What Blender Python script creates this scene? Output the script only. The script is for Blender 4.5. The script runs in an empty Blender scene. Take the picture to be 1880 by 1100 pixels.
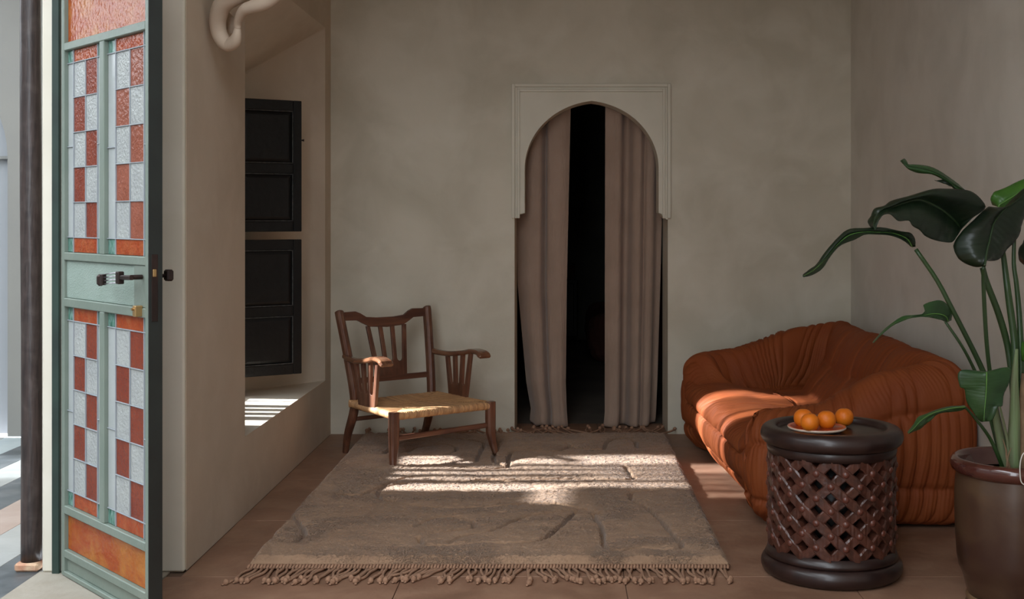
import bpy, bmesh, math, random
import numpy as np
from mathutils import Vector, Matrix
random.seed(7); RNG = np.random.default_rng(7)
SC = bpy.context.scene
COL = SC.collection
pi = math.pi
# ------------------------------------------------------------------ camera
FPX, VX, VY, CH = 2200.0, 1028.0, 398.0, 1.46
cam_d = bpy.data.cameras.new('camera'); cam = bpy.data.objects.new('camera', cam_d); COL.objects.link(cam)
cam.location = (0, 0, CH); cam.rotation_euler = (pi/2, 0, 0)
cam_d.sensor_width = 36; cam_d.lens = 36*FPX/1880
cam_d.shift_x = (940-VX)/1880; cam_d.shift_y = -(550-VY)/1880
cam_d.clip_start = .05; cam_d.clip_end = 100
SC.camera = cam
# ------------------------------------------------------------------ light
SC.view_settings.view_transform = 'Standard'; SC.view_settings.look = 'None'
SC.view_settings.gamma = 1; SC.view_settings.use_curve_mapping = False
SC.view_settings.exposure = 0.34
SC.cycles.use_denoising = True
SC.cycles.max_bounces = 10; SC.cycles.diffuse_bounces = 6; SC.cycles.glossy_bounces = 3
SC.cycles.transmission_bounces = 6; SC.cycles.sample_clamp_indirect = 8
SC.cycles.caustics_reflective = False; SC.cycles.caustics_refractive = False
world = bpy.data.worlds.new('sky'); SC.world = world; world.use_nodes = True
bg = world.node_tree.nodes['Background']
bg.inputs[0].default_value = (.86, .93, 1.0, 1); bg.inputs[1].default_value = 5.0
SUNTAN = .53
sd = bpy.data.lights.new('sun', 'SUN'); sd.energy = 22; sd.angle = math.radians(2.6); sd.color = (.90, .96, 1)
so = bpy.data.objects.new('sun', sd); COL.objects.link(so); so.location = (-8, 6.5, 6)
so.rotation_euler = Vector((1, -.0, -SUNTAN)).to_track_quat('-Z', 'Y').to_euler()
def portal(name, loc, direction, sx, sy):
    l = bpy.data.lights.new(name, 'AREA'); l.shape = 'RECTANGLE'; l.size = sx; l.size_y = sy
    l.cycles.is_portal = True
    o = bpy.data.objects.new(name, l); COL.objects.link(o); o.location = loc
    o.rotation_euler = Vector(direction).to_track_quat('-Z', 'Y').to_euler()
portal('sky_portal_gallery', (-2.12, 1.3, 1.6), (1, 0, 0), 7.0, 3.4)
portal('sky_portal_front', (-1.25, -2.3, 1.7), (0, 1, 0), 2.0, 3.6)
portal('sky_portal_above', (-.92, .5, 3.5), (0, 0, -1), 2.45, 5.6)
portal('sky_portal_window', (-1.98, 6.5, 1.38), (1, 0, 0), 1.3, 1.9)
portal('sky_portal_courtyard', (-4.4, 2.4, 5.2), (0, 0, -1), 4.6, 11.2)

# ------------------------------------------------------------------ helpers
def P(px, py, z):                      # photograph pixel + distance -> place in the room
    return Vector(((px-VX)/FPX*z, z, CH-(py-VY)/FPX*z))
def PF(px, py, h=0.0):                 # pixel of a point known to lie at height h
    z = (CH-h)*FPX/(py-VY)
    return Vector(((px-VX)/FPX*z, z, h))
def props(o, label=None, cat=None, group=None, kind=None):
    if label: o['label'] = label
    if cat: o['category'] = cat
    if group: o['group'] = group
    if kind: o['kind'] = kind
    return o
def empty(name, loc=(0, 0, 0), rz=0, **k):
    o = bpy.data.objects.new(name, None); COL.objects.link(o)
    o.location = loc; o.rotation_euler = (0, 0, rz); o.empty_display_size = .1
    return props(o, **k)
def absloc(o):
    v = Vector((0, 0, 0))
    while o: v += o.location; o = o.parent
    return v
def link(name, me, parent=None):
    o = bpy.data.objects.new(name, me); COL.objects.link(o)
    if parent: o.parent = parent
    return o
class MB:
    def __init__(s): s.v = []; s.f = []; s.sm = []
    def add(s, v, f, smooth=False):
        n = len(s.v); s.v += [tuple(p) for p in v]
        s.f += [tuple(i+n for i in q) for q in f]; s.sm += [smooth]*len(f); return s
    def box(s, x0, x1, y0, y1, z0, z1):
        v = [(x, y, z) for z in (z0, z1) for y in (y0, y1) for x in (x0, x1)]
        return s.add(v, [(0,2,3,1),(4,5,7,6),(0,1,5,4),(2,6,7,3),(0,4,6,2),(1,3,7,5)])
    def cbox(s, x0, x1, y0, y1, z0, z1, b=.004):     # box with all edges chamfered
        c = ((x0+x1)/2, (y0+y1)/2, (z0+z1)/2); h = ((x1-x0)/2, (y1-y0)/2, (z1-z0)/2)
        b = min(b, min(h)*.8)
        bm = bmesh.new(); bmesh.ops.create_cube(bm, size=2)
        for v in bm.verts: v.co = Vector((c[0]+v.co.x*h[0], c[1]+v.co.y*h[1], c[2]+v.co.z*h[2]))
        bmesh.ops.bevel(bm, geom=bm.edges[:], offset=b, segments=1, affect='EDGES')
        bm.verts.index_update()
        s.add([v.co[:] for v in bm.verts], [[v.index for v in f.verts] for f in bm.faces]); bm.free(); return s
    def sweep(s, pts, size, up=(0, 0, 1), n=4, cham=.22, smooth=False, caps=True):
        """sweep a chamfered rectangle (n=4) or an n-gon along pts; size: (w,d) or list of them"""
        pts = [Vector(p) for p in pts]; m = len(pts); up = Vector(up)
        if isinstance(size, (int, float)): size = (size, size)
        if isinstance(size[0], (int, float)): size = [size]*m
        vv = []
        for i, p in enumerate(pts):
            t = (pts[min(i+1, m-1)]-pts[max(i-1, 0)]).normalized()
            a = t.cross(up)
            if a.length < 1e-4: a = t.cross(Vector((0, 1, 0)))
            a.normalize(); b = a.cross(t).normalized(); w, d = size[i]
            if n == 4:
                c = cham*min(w, d)
                sec = [(-w/2+c,-d/2),(w/2-c,-d/2),(w/2,-d/2+c),(w/2,d/2-c),(w/2-c,d/2),(-w/2+c,d/2),(-w/2,d/2-c),(-w/2,-d/2+c)]
            else:
                sec = [(w/2*math.cos(2*pi*k/n), d/2*math.sin(2*pi*k/n)) for k in range(n)]
            vv += [p+a*x+b*y for x, y in sec]
        k = 8 if n == 4 else n
        ff = [(i*k+j, i*k+(j+1) % k, (i+1)*k+(j+1) % k, (i+1)*k+j) for i in range(m-1) for j in range(k)]
        if caps: ff += [tuple(range(k))[::-1], tuple(range((m-1)*k, m*k))]
        return s.add(vv, ff, smooth)
    def lathe(s, prof, n=48, c=(0, 0, 0), smooth=True, wob=0):
        vv = []
        for r, z in prof:
            for k in range(n):
                a = 2*pi*k/n; rr = r*(1+wob*math.sin(2*a+z*9)); vv.append((c[0]+rr*math.cos(a), c[1]+rr*math.sin(a), c[2]+z))
        m = len(prof)
        ff = [(i*n+j, i*n+(j+1) % n, (i+1)*n+(j+1) % n, (i+1)*n+j) for i in range(m-1) for j in range(n)]
        if prof[0][0] > 1e-5: ff.append(tuple(range(n))[::-1])
        if prof[-1][0] > 1e-5: ff.append(tuple(range((m-1)*n, m*n)))
        return s.add(vv, ff, smooth)
    def prism(s, outline, to3, t0, t1):              # outline 2D, to3(a,b,t) -> 3D
        n = len(outline)
        vv = [to3(a, b, t0) for a, b in outline]+[to3(a, b, t1) for a, b in outline]
        ff = [tuple(range(n))[::-1], tuple(range(n, 2*n))]+[(i, (i+1) % n, n+(i+1) % n, n+i) for i in range(n)]
        return s.add(vv, ff)
    def build(s, name, mat, parent=None, world=False, bevel=0, **k):
        me = bpy.data.meshes.new(name)
        off = absloc(parent) if (world and parent) else Vector((0, 0, 0))
        me.from_pydata([(p[0]-off.x, p[1]-off.y, p[2]-off.z) for p in s.v], [], s.f)
        me.polygons.foreach_set('use_smooth', s.sm); me.materials.append(mat)
        bm = bmesh.new(); bm.from_mesh(me); bmesh.ops.recalc_face_normals(bm, faces=bm.faces[:]); bm.to_mesh(me); bm.free()
        o = link(name, me, parent)
        if bevel:
            b = o.modifiers.new('bevel', 'BEVEL'); b.width = bevel; b.segments = 2; b.limit_method = 'ANGLE'
        return props(o, **k)
def grid_obj(name, pos, mat, parent=None, closed_u=False, world=False, faces=None, smooth=True, **k):
    """pos: (nu,nv,3) numpy"""
    nu, nv = pos.shape[:2]
    me = bpy.data.meshes.new(name)
    p = pos.reshape(-1, 3).copy()
    if world and parent: p -= np.array(absloc(parent))
    iu = np.arange(nu if closed_u else nu-1); iv = np.arange(nv-1)
    A, B = np.meshgrid(iu, iv, indexing='ij'); A2 = (A+1) % nu
    q = np.stack([A*nv+B, A2*nv+B, A2*nv+B+1, A*nv+B+1], -1)
    if faces is not None: q = q[faces]
    q = q.reshape(-1, 4)
    used = np.unique(q); remap = np.zeros(len(p), int); remap[used] = np.arange(len(used)); q = remap[q]; p = p[used]
    me.vertices.add(len(p)); me.vertices.foreach_set('co', p.ravel())
    me.loops.add(q.size); me.loops.foreach_set('vertex_index', q.ravel())
    me.polygons.add(len(q)); me.polygons.foreach_set('loop_start', np.arange(0, q.size, 4)); me.polygons.foreach_set('loop_total', np.full(len(q), 4))
    me.polygons.foreach_set('use_smooth', np.full(len(q), smooth)); me.update(); me.validate()
    me.materials.append(mat)
    return props(link(name, me, parent), **k)
def gnorm(pos, closed_u=False):
    if closed_u: du = np.roll(pos, -1, 0)-np.roll(pos, 1, 0)
    else: du = np.gradient(pos, axis=0)
    dv = np.gradient(pos, axis=1)
    n = np.cross(du, dv); l = np.linalg.norm(n, axis=-1, keepdims=True); return n/np.maximum(l, 1e-9)
class Noise:
    def __init__(s, seed, n=64): s.g = np.random.default_rng(seed).random((n, n))*2-1; s.n = n
    def __call__(s, x, y):
        x = np.asarray(x, float); y = np.asarray(y, float); n = s.n
        xi = np.floor(x).astype(int); yi = np.floor(y).astype(int); fx = x-xi; fy = y-yi
        fx = fx*fx*(3-2*fx); fy = fy*fy*(3-2*fy); g = s.g
        a = g[xi % n, yi % n]; b = g[(xi+1) % n, yi % n]; c = g[xi % n, (yi+1) % n]; d = g[(xi+1) % n, (yi+1) % n]
        return (a*(1-fx)+b*fx)*(1-fy)+(c*(1-fx)+d*fx)*fy
def smooth_path(pts, n):
    pts = np.array(pts, float); m = len(pts)
    e = np.vstack([2*pts[0]-pts[1], pts, 2*pts[-1]-pts[-2]])
    out = []
    for u in np.linspace(0, m-1, n):
        i = min(int(u), m-2); t = u-i; p0, p1, p2, p3 = e[i:i+4]
        out.append(.5*((2*p1)+(-p0+p2)*t+(2*p0-5*p1+4*p2-p3)*t*t+(-p0+3*p1-3*p2+p3)*t**3))
    return np.array(out)
# ------------------------------------------------------------------ materials
def srgb(r, g, b):
    f = lambda c: ((c/255+.055)/1.055)**2.4 if c > 10 else c/255/12.92
    return (f(r), f(g), f(b), 1)
def mk(name, c1, c2=None, scale=4, rough=.7, bump=0, bscale=30, stretch=(1, 1, 1), bstretch=None, detail=5, dist=0,
       metallic=0, coat=0, sheen=0, trans=0, spec=.5, c3=None, s3=1, f3=.5, rough2=None, bdist=.01, lo=.35, hi=.65, sub=0, bdetail=4):
    m = bpy.data.materials.new(name); m.use_nodes = True; nt = m.node_tree; N = nt.nodes; L = nt.links
    b = N['Principled BSDF']; b.inputs['Base Color'].default_value = c1; b.inputs['Roughness'].default_value = rough
    b.inputs['Metallic'].default_value = metallic; b.inputs['Coat Weight'].default_value = coat
    b.inputs['Sheen Weight'].default_value = sheen; b.inputs['Transmission Weight'].default_value = trans
    b.inputs['Specular IOR Level'].default_value = spec
    tc = N.new('ShaderNodeTexCoord')
    def noise(sc, st, det=5, di=0):
        mp = N.new('ShaderNodeMapping'); mp.inputs['Scale'].default_value = st; L.new(tc.outputs['Object'], mp.inputs[0])
        n = N.new('ShaderNodeTexNoise'); n.inputs['Scale'].default_value = sc; n.inputs['Detail'].default_value = det
        n.inputs['Distortion'].default_value = di; L.new(mp.outputs[0], n.inputs['Vector']); return n
    if c2:
        n = noise(scale, stretch, detail, dist)
        r = N.new('ShaderNodeMapRange'); r.inputs[1].default_value = lo; r.inputs[2].default_value = hi; L.new(n.outputs[0], r.inputs[0])
        mx = N.new('ShaderNodeMix'); mx.data_type = 'RGBA'; mx.inputs[6].default_value = c1; mx.inputs[7].default_value = c2
        L.new(r.outputs[0], mx.inputs[0]); out = mx.outputs[2]
        if c3:
            n3 = noise(s3, (1, 1, 1), 6, .6); r3 = N.new('ShaderNodeMapRange'); r3.inputs[1].default_value = .45; r3.inputs[2].default_value = .75
            r3.inputs[4].default_value = f3; L.new(n3.outputs[0], r3.inputs[0])
            m3 = N.new('ShaderNodeMix'); m3.data_type = 'RGBA'; m3.inputs[7].default_value = c3
            L.new(r3.outputs[0], m3.inputs[0]); L.new(out, m3.inputs[6]); out = m3.outputs[2]
        L.new(out, b.inputs['Base Color'])
        if rough2 is not None:
            rr = N.new('ShaderNodeMapRange'); rr.inputs[3].default_value = rough; rr.inputs[4].default_value = rough2
            L.new(r.outputs[0], rr.inputs[0]); L.new(rr.outputs[0], b.inputs['Roughness'])
    if bump:
        nb = noise(bscale, bstretch or (1, 1, 1), bdetail, 0)
        bp = N.new('ShaderNodeBump'); bp.inputs['Strength'].default_value = bump; bp.inputs['Distance'].default_value = bdist
        L.new(nb.outputs[0], bp.inputs['Height']); L.new(bp.outputs[0], b.inputs['Normal'])
    if trans: b.inputs['IOR'].default_value = 1.3
    return m
M = {}
M['plaster'] = mk('greige_plaster', srgb(207, 199, 181), srgb(190, 182, 163), 1.6, .8, .25, 7, c3=srgb(216, 209, 193), s3=3.5, f3=.6, dist=.8, bdist=.02, detail=8)
M['plaster_left'] = mk('taupe_plaster', srgb(203, 189, 171), srgb(191, 177, 159), 1.3, .85, .25, 9, c3=srgb(209, 197, 181), s3=5, f3=.5, dist=.6, bdist=.015)
M['plaster_right'] = mk('grey_plaster', srgb(216, 211, 201), srgb(203, 198, 188), 1.6, .75, .2, 7, c3=srgb(224, 220, 212), s3=3, f3=.5, dist=.8, bdist=.02)
M['cream'] = mk('cream_plaster', srgb(215, 208, 194), srgb(205, 199, 183), 1.5, .85, .2, 10, c3=srgb(218, 213, 200), s3=5, f3=.4)
M['alfiz'] = mk('arch_plaster', srgb(216, 210, 194), srgb(206, 200, 183), 2.5, .8, .15, 14)
M['sculpt'] = mk('curl_plaster', srgb(196, 178, 158), srgb(184, 166, 147), 6, .7, .2, 25)
M['white_wall'] = mk('courtyard_white', srgb(129, 129, 125), srgb(122, 122, 120), 1.2, .85, .2, 8)
M['whiter'] = mk('courtyard_recess_white', srgb(149, 152, 156), srgb(145, 148, 152), 1.2, .85, .2, 8)
M['floor'] = mk('earth_floor', srgb(145, 109, 87), srgb(123, 90, 71), 2.2, .62, .35, 22, c3=srgb(159, 126, 102), s3=7, f3=.6, dist=1.2, rough2=.45, bdist=.006, detail=9)
M['joint'] = mk('floor_bed', srgb(109, 87, 71), srgb(93, 73, 58), 8, .9)
M['limestone'] = mk('pale_limestone', srgb(155, 148, 135), srgb(143, 135, 122), 5, .75, .5, 45, c3=srgb(134, 125, 109), s3=12, f3=.4, bdist=.004)
def tilemat(n, a, b, r=.4): return mk(n, a, b, 3, r, .1, 20, dist=1.5, c3=tuple(x*.6+.3 for x in a[:3])+(1,), s3=6, f3=.25)
M['t_dark'] = tilemat('tile_slate', srgb(81, 86, 89), srgb(66, 71, 73))
M['t_white'] = tilemat('tile_white', srgb(148, 150, 148), srgb(142, 144, 142))
M['t_pink'] = tilemat('tile_rose', srgb(155, 139, 130), srgb(147, 130, 120))
M['t_blue'] = tilemat('tile_blue', srgb(160, 170, 171), srgb(150, 161, 164))
M['post'] = mk('dark_post_wood', srgb(62, 50, 47), srgb(40, 32, 31), 10, .38, .6, 14, stretch=(3, 3, .3), bstretch=(3, 3, .35), dist=2.5, c3=srgb(90, 80, 76), s3=16, f3=.4, bdist=.006)
M['brick'] = mk('brick_pad', srgb(170, 105, 80), srgb(200, 170, 140), 14, .9, .5, 40)
M['green'] = mk('sage_paint', srgb(118, 128, 118), srgb(109, 121, 111), 5, .45, .15, 30)
M['dgreen'] = mk('dark_green_paint', srgb(38, 58, 50), srgb(28, 42, 37), 5, .5)
M['edge'] = mk('black_green_edge', srgb(26, 31, 28), srgb(18, 21, 19), 6, .5)
M['came'] = mk('lead_came', srgb(150, 155, 160), None, rough=.5, metallic=.3)
def glass(n, a, b, sc=10, bump=.6, bs=90, **k):
    return mk(n, a, b, sc, .16, bump, bs, trans=.12, bdist=.007, bdetail=2, spec=.22, **k)
M['g_white'] = glass('clear_ripple_glass', srgb(173, 176, 173), srgb(162, 165, 164))
M['g_red'] = glass('brick_red_glass', srgb(133, 63, 44), srgb(120, 53, 38))
M['g_pink'] = glass('faded_red_glass', srgb(150, 89, 71), srgb(139, 78, 59), bs=60)
M['g_strip'] = glass('milk_glass', srgb(173, 177, 176), srgb(166, 171, 170), bump=.1)
M['g_amber'] = glass('amber_streaky_glass', srgb(152, 58, 17), srgb(166, 89, 40), 2.6, .4, 50, stretch=(2.2, 1, 6), dist=2.2, c3=srgb(191, 142, 65), s3=6, f3=.5, lo=.3, hi=.7)
M['g_orange'] = glass('orange_glass', srgb(161, 73, 38), srgb(149, 60, 27), 14, .7, 60, c3=srgb(180, 118, 74), s3=20, f3=.4)
M['g_green'] = glass('green_streaky_glass', srgb(54, 107, 88), srgb(135, 165, 157), 25, .3, 40, stretch=(2, 1, .5), dist=2, c3=srgb(40, 54, 50), s3=25, f3=.5)
M['plate_glass'] = mk('hammered_green_sheet', srgb(142, 157, 148), srgb(135, 151, 141), 6, .35, .7, 120, bstretch=(1, 1, 1.8), bdist=.003)
M['bronze'] = mk('dark_bronze', srgb(58, 44, 40), srgb(44, 34, 31), 20, .4, metallic=.6)
M['chrome'] = mk('chrome_rod', srgb(190, 186, 192), None, rough=.2, metallic=.9)
M['brass'] = mk('brass_latch', srgb(176, 142, 96), None, rough=.35, metallic=.8)
M['black_wood'] = mk('black_painted_wood', srgb(14, 14, 14), srgb(10, 9, 9), 12, .42, .3, 30, stretch=(1, 1, .2), c3=srgb(22, 16, 12), s3=3, f3=.3, spec=.35)
M['worn_black'] = mk('worn_black_edge', srgb(75, 75, 75), srgb(36, 34, 34), 40, .38, spec=.5)
M['wood_v'] = mk('chair_wood', srgb(110, 69, 49), srgb(75, 44, 31), 14, .38, .35, 60, stretch=(1.5, 1.5, .16), bstretch=(1.5, 1.5, .1), dist=1.2, c3=srgb(134, 102, 80), s3=9, f3=.35, bdist=.003)
M['wood_h'] = mk('chair_wood_rail', srgb(104, 65, 45), srgb(72, 41, 30), 14, .38, .35, 60, stretch=(.16, 1.5, 1.5), bstretch=(.1, 1.5, 1.5), dist=1.2, bdist=.003)
M['wood_y'] = mk('chair_wood_arm', srgb(125, 84, 59), srgb(94, 57, 40), 14, .25, .2, 60, stretch=(1.5, .16, 1.5), bstretch=(1.5, .1, 1.5), dist=1.2, coat=.5, bdist=.003)
M['rush'] = mk('rush_cord', srgb(196, 148, 98), srgb(150, 100, 62), 60, .6, .3, 200, c3=srgb(214, 176, 130), s3=16, f3=.5)
M['rug'] = mk('wool_pile', srgb(157, 125, 99), srgb(141, 111, 87), 14, .95, .25, 90, c3=srgb(163, 134, 109), s3=3, f3=.4, sheen=.2, stretch=(.7, 1.5, 1), bdist=.01)
M['fringe'] = mk('wool_fringe', srgb(162, 124, 99), srgb(142, 108, 85), 40, .95, .6, 300, bdist=.003)
M['sofa'] = mk('burnt_orange_cotton', srgb(133, 64, 26), srgb(123, 57, 22), 3, .72, .25, 120, c3=srgb(144, 78, 35), s3=5, f3=.4, bdist=.002, spec=.3)
M['black'] = mk('shadow_gap_black', srgb(20, 17, 15), None, rough=.9)
M['dtable'] = mk('ebony_stained_wood', srgb(49, 31, 27), srgb(37, 23, 21), 9, .36, .12, 40, coat=.15, stretch=(1, 3, 1), bdist=.003)
M['lattice'] = mk('carved_lattice_wood', srgb(84, 47, 36), srgb(56, 31, 24), 22, .33, .6, 55, c3=srgb(118, 76, 61), s3=35, f3=.4, coat=.15, bdist=.004)
M['stud'] = mk('round_wooden_stud', srgb(105, 58, 45), srgb(80, 42, 33), 30, .32, coat=.2)
M['plate'] = mk('cream_plate_glaze', srgb(214, 190, 170), None, rough=.3, coat=.4)
M['plate_rim'] = mk('coral_plate_rim', srgb(196, 84, 52), srgb(214, 110, 76), 30, .3, coat=.4)
M['plate_deco'] = mk('dark_blue_glaze', srgb(40, 44, 60), None, rough=.3)
M['orange'] = mk('orange_peel', srgb(224, 122, 25), srgb(215, 106, 17), 12, .42, .35, 260, spec=.4, bdist=.002)
M['stalk'] = mk('orange_button', srgb(96, 96, 50), None, rough=.8)
M['pot'] = mk('brown_glaze', srgb(61, 38, 29), srgb(81, 59, 42), 2.6, .28, .15, 12, stretch=(1, 1, 1.6), dist=1, c3=srgb(98, 74, 50), s3=4, f3=.5, coat=.3, rough2=.42)
M['pot_rim'] = mk('red_brown_glaze', srgb(89, 46, 37), srgb(73, 35, 29), 5, .16, .1, 10, coat=.7)
M['pot_foot'] = mk('olive_brown_glaze', srgb(124, 98, 72), srgb(100, 76, 54), 5, .3, coat=.3)
M['soil'] = mk('potting_soil', srgb(48, 36, 28), srgb(28, 20, 16), 40, .95, .9, 50)
def leafm(n, a, b, **k): return mk(n, a, b, 6, .38, .25, 26, stretch=(1, 1, 1), bstretch=(1, 1, 6), spec=.4, coat=.1, bdist=.004, **k)
M['leaf'] = leafm('dark_leaf', srgb(24, 39, 22), srgb(18, 29, 18))
M['leaf2'] = leafm('mid_green_leaf', srgb(46, 78, 37), srgb(33, 61, 32))
M['leaf3'] = leafm('fresh_green_leaf', srgb(67, 112, 35), srgb(46, 86, 29))
M['rib'] = mk('leaf_midrib', srgb(96, 140, 66), None, rough=.5)
M['ribdark'] = mk('dark_leaf_midrib', srgb(38, 58, 30), None, rough=.5)
M['stem'] = mk('leaf_stalk', srgb(44, 69, 32), srgb(33, 55, 26), 6, .4, stretch=(2, 2, .3), coat=.1)
M['sheath'] = mk('stalk_sheath', srgb(112, 132, 90), srgb(94, 84, 66), 8, .6, .3, 30, stretch=(3, 3, .3), bstretch=(3, 3, .2))
M['dry'] = mk('dry_sheath', srgb(150, 124, 94), srgb(110, 84, 62), 12, .8, .3, 30)
M['cord'] = mk('white_cord', srgb(216, 212, 204), None, rough=.5)
M['linen'] = mk('washed_linen', srgb(164, 139, 122), srgb(152, 128, 111), 4, .9, .35, 160, sheen=.2, bstretch=(2.5, 2.5, .6), bdist=.003)
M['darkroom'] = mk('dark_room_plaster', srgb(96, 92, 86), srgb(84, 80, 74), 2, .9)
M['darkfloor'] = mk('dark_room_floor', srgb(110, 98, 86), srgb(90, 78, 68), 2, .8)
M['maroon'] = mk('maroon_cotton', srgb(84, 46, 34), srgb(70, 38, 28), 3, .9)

# ------------------------------------------------------------------ setting
XL, XR, YB, YF = -1.54, 1.955, 8.05, 4.94       # room walls: left, right, back, mouth
XO = -2.14                                      # edge of the courtyard
def rect_ring(z0, z1, y0, y1, x): return [(x, y0, z0), (x, y1, z0), (x, y1, z1), (x, y0, z1)]
def rings(mb, rs):
    for a, b in zip(rs[:-1], rs[1:]):
        n = len(mb.v); mb.v += list(a)+list(b)
        q = [(n+i, n+(i+1) % 4, n+4+(i+1) % 4, n+4+i) for i in range(4)]; mb.f += q; mb.sm += [False]*4
    return mb
H = 3.5
mb = MB()      # left wall: inner face, splayed niche, window hole, courtyard face
outer_in = rect_ring(0, H, YF, YB, XL); outer_out = rect_ring(0, H, YF, YB+.4, -2.13)
r1 = rect_ring(.385, 2.70, 5.86, 7.86, XL); r2 = rect_ring(.39, 2.34, 5.88, 7.34, -1.93)
r3 = rect_ring(.45, 2.27, 5.86, 7.10, -1.94); r4 = rect_ring(.45, 2.27, 5.86, 7.10, -2.13)
rings(mb, [outer_in, r1, r2, r3, r4, outer_out, outer_in])
mb.build('wall_left', M['plaster_left'], bevel=.012, kind='structure', label='taupe plaster wall with the deep window niche on the left')
def fr(x0, x1, y): return x0, x1, y
mb = MB()      # back wall with the doorway
def rr(x0, x1, z0, z1, y): return [(x0, y, z0), (x1, y, z0), (x1, y, z1), (x0, y, z1)]
DX0, DX1 = -.305, .7245
rings(mb, [rr(XL-.02, XR+.3, -.05, H, YB), rr(DX0, DX1, -.04, 2.30, YB), rr(DX0+.004, DX1-.002, -.04, 2.30, YB+.40), rr(-2.7, 3.7, -.1, H, YB+.40), rr(XL-.02, XR+.3, -.05, H, YB)])
mb.build('wall_back', M['plaster'], bevel=.008, kind='structure', label='mottled greige plaster back wall with the arched doorway')
MB().box(XR, XR+.25, -2.2, YB+.0, 0, H).build('wall_right', M['plaster_right'], kind='structure', label='pale grey plaster wall behind the sofa')
MB().box(-.3, XR+.25, -2.4, -2.2, 0, H).build('wall_front', M['cream'], kind='structure')  # unseen, kept to the right so skylight enters from the left
MB().box(-2.15, XR+.25, 3.3, YB+.4, H, H+.25).box(.3, XR+.25, -2.4, 3.3, H, H+.25).build('ceiling', M['cream'], kind='structure')  # forward part is unseen, left open on one side to admit skylight
MB().box(-2.15, XR, 4.94, 5.15, 2.95, H).build('trim_1', M['cream'], bevel=.01, kind='structure', label='lintel over the mouth of the room')
MB().box(-2.30, -2.14, -2.4, 4.93, 3.05, H).build('trim_2', M['cream'], bevel=.01, kind='structure', label='beam along the edge of the gallery')
# pale skin on the pier end (faces the camera)
MB().cbox(-2.126, XL-.001, 4.915, 4.945, 0, H, .008).build('trim_3', M['cream'], kind='structure', label='cream plaster end of the left wall behind the open door')
# door frame strip
MB().cbox(-2.076, -2.045, 4.893, 4.917, 0, 2.6, .003).build('door_frame', M['dgreen'], kind='structure', label='dark green door frame on the cream wall end')
# floor slabs
flo = empty('floor', (0, 0, 0), kind='structure', label='earth coloured cement slab floor')
MB().box(-1.62, XR+.2, -2.3, YB+.42, -.08, -.006).build('floor_bed', M['joint'], flo)
def slab(x0, x1, y0, y1, mat, name='slab', g=.0015, top=0):
    MB().cbox(x0+g, x1-g, y0+g, y1-g, -.03, top+random.uniform(-.0006, .0006), .0015).build(name, mat, flo)
xs = [-1.60, -.64, .26, 1.16, XR]
ys = [-2.2, -1.3, -.4, .5, 1.4, 2.3, 3.2, 4.1, 4.86, 5.76, 6.66, 7.56, 8.46]
for i in range(len(xs)-1):
    for j in range(len(ys)-1):
        x0 = xs[i]
        if ys[j] >= 4.8 and i == 0: x0 = XL-.0
        if ys[j] > 7.5 and False: continue
        slab(x0, xs[i+1], ys[j], ys[j+1], M['floor'])
for j, (a, b) in enumerate([(2.2, 3.1), (3.1, 4.0), (4.0, 4.93)]):
    slab(-2.14, -1.602, a, b, M['limestone'], 'threshold_slab', top=.001)
MB().box(-2.14, -1.60, -2.2, 4.95, -.08, -.006).build('threshold_bed', M['joint'], flo)
# courtyard
cf = empty('courtyard_floor', (-3, 5, 0), kind='structure', label='striped stone tile floor of the courtyard')
MB().box(-6.5, -2.14, -3, 7.95, -.08, -.011).build('tile_bed', M['joint'], cf, world=True)
cx = [-2.142, -2.343, -2.575, -2.797, -3.035, -3.25, -3.45, -3.68, -3.92, -4.16, -4.4, -4.8, -5.4, -6.5]
cm = ['t_dark', 't_white', 't_pink', 't_dark', 't_white', 't_dark', 't_blue', 't_white', 't_dark', 't_pink', 't_white', 't_dark', 't_white']
for i, k in enumerate(cm):
    y = -3.0
    while y < 7.9:
        y2 = min(y+1.37, 7.95)
        MB().cbox(cx[i+1]+.001, cx[i]-.001, y+.001, y2-.001, -.03, -.005+random.uniform(-.0005, .0005), .001).build('tile', M[k], cf, world=True)
        y = y2
mb = MB()     # far courtyard wall with arched recess
ax1, asp, aR = -3.665, 1.862, .62
axc = ax1-aR
arch = [(ax1, 0)]+[(axc+aR*math.cos(a), asp+aR*1.05*math.sin(a)) for a in np.linspace(0, pi, 25)]+[(ax1-2*aR, 0)]
outl = [(-2.15, 0), (-2.15, 5.2), (-6.5, 5.2), (-6.5, 0)]+arch[::-1]
mb.prism(outl, lambda a, b, t: (a, t, b), 7.95, 8.07)
mb.build('wall_courtyard_back', M['white_wall'], kind='structure', label='white courtyard wall with an arched recess, far left')
MB().box(-6.6, -2.15, 8.07, 8.3, 0, 5.2).build('wall_courtyard_recess', M['whiter'], kind='structure')
MB().box(-5.0, ax1+.0, 8.03, 8.08, asp-.015, asp+.005).build('trim_4', M['white_wall'], kind='structure')
MB().box(-6.6, -2.15, -3.2, -3.0, 0, 5.2).build('wall_courtyard_front', M['white_wall'], kind='structure')
mb = MB()     # unseen wall added to block the sun, its gap shaped to light the window
mb.box(-6.8, -6.5, -3.2, 5.5, 0, 5.6).box(-6.8, -6.5, 7.3, 8.3, 0, 5.6)
mb.box(-6.8, -6.5, 5.5, 7.3, 2.15, 2.6).box(-6.8, -6.5, 5.5, 6.7, 0, 2.15).box(-6.8, -6.5, 6.7, 7.3, 0, 1.5)
for k in range(5): mb.box(-6.72, -6.6, 6.72+k*.12, 6.77+k*.12, 1.5, 2.15)  # bars added to break the sun into dapples on the courtyard floor
mb.build('wall_sun_block', M['white_wall'], kind='structure')
MB().box(-2.4, -2.15, YB-.02, YB+.42, H-.5, 5.2).build('wall_courtyard_upper', M['white_wall'], kind='structure')
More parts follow.
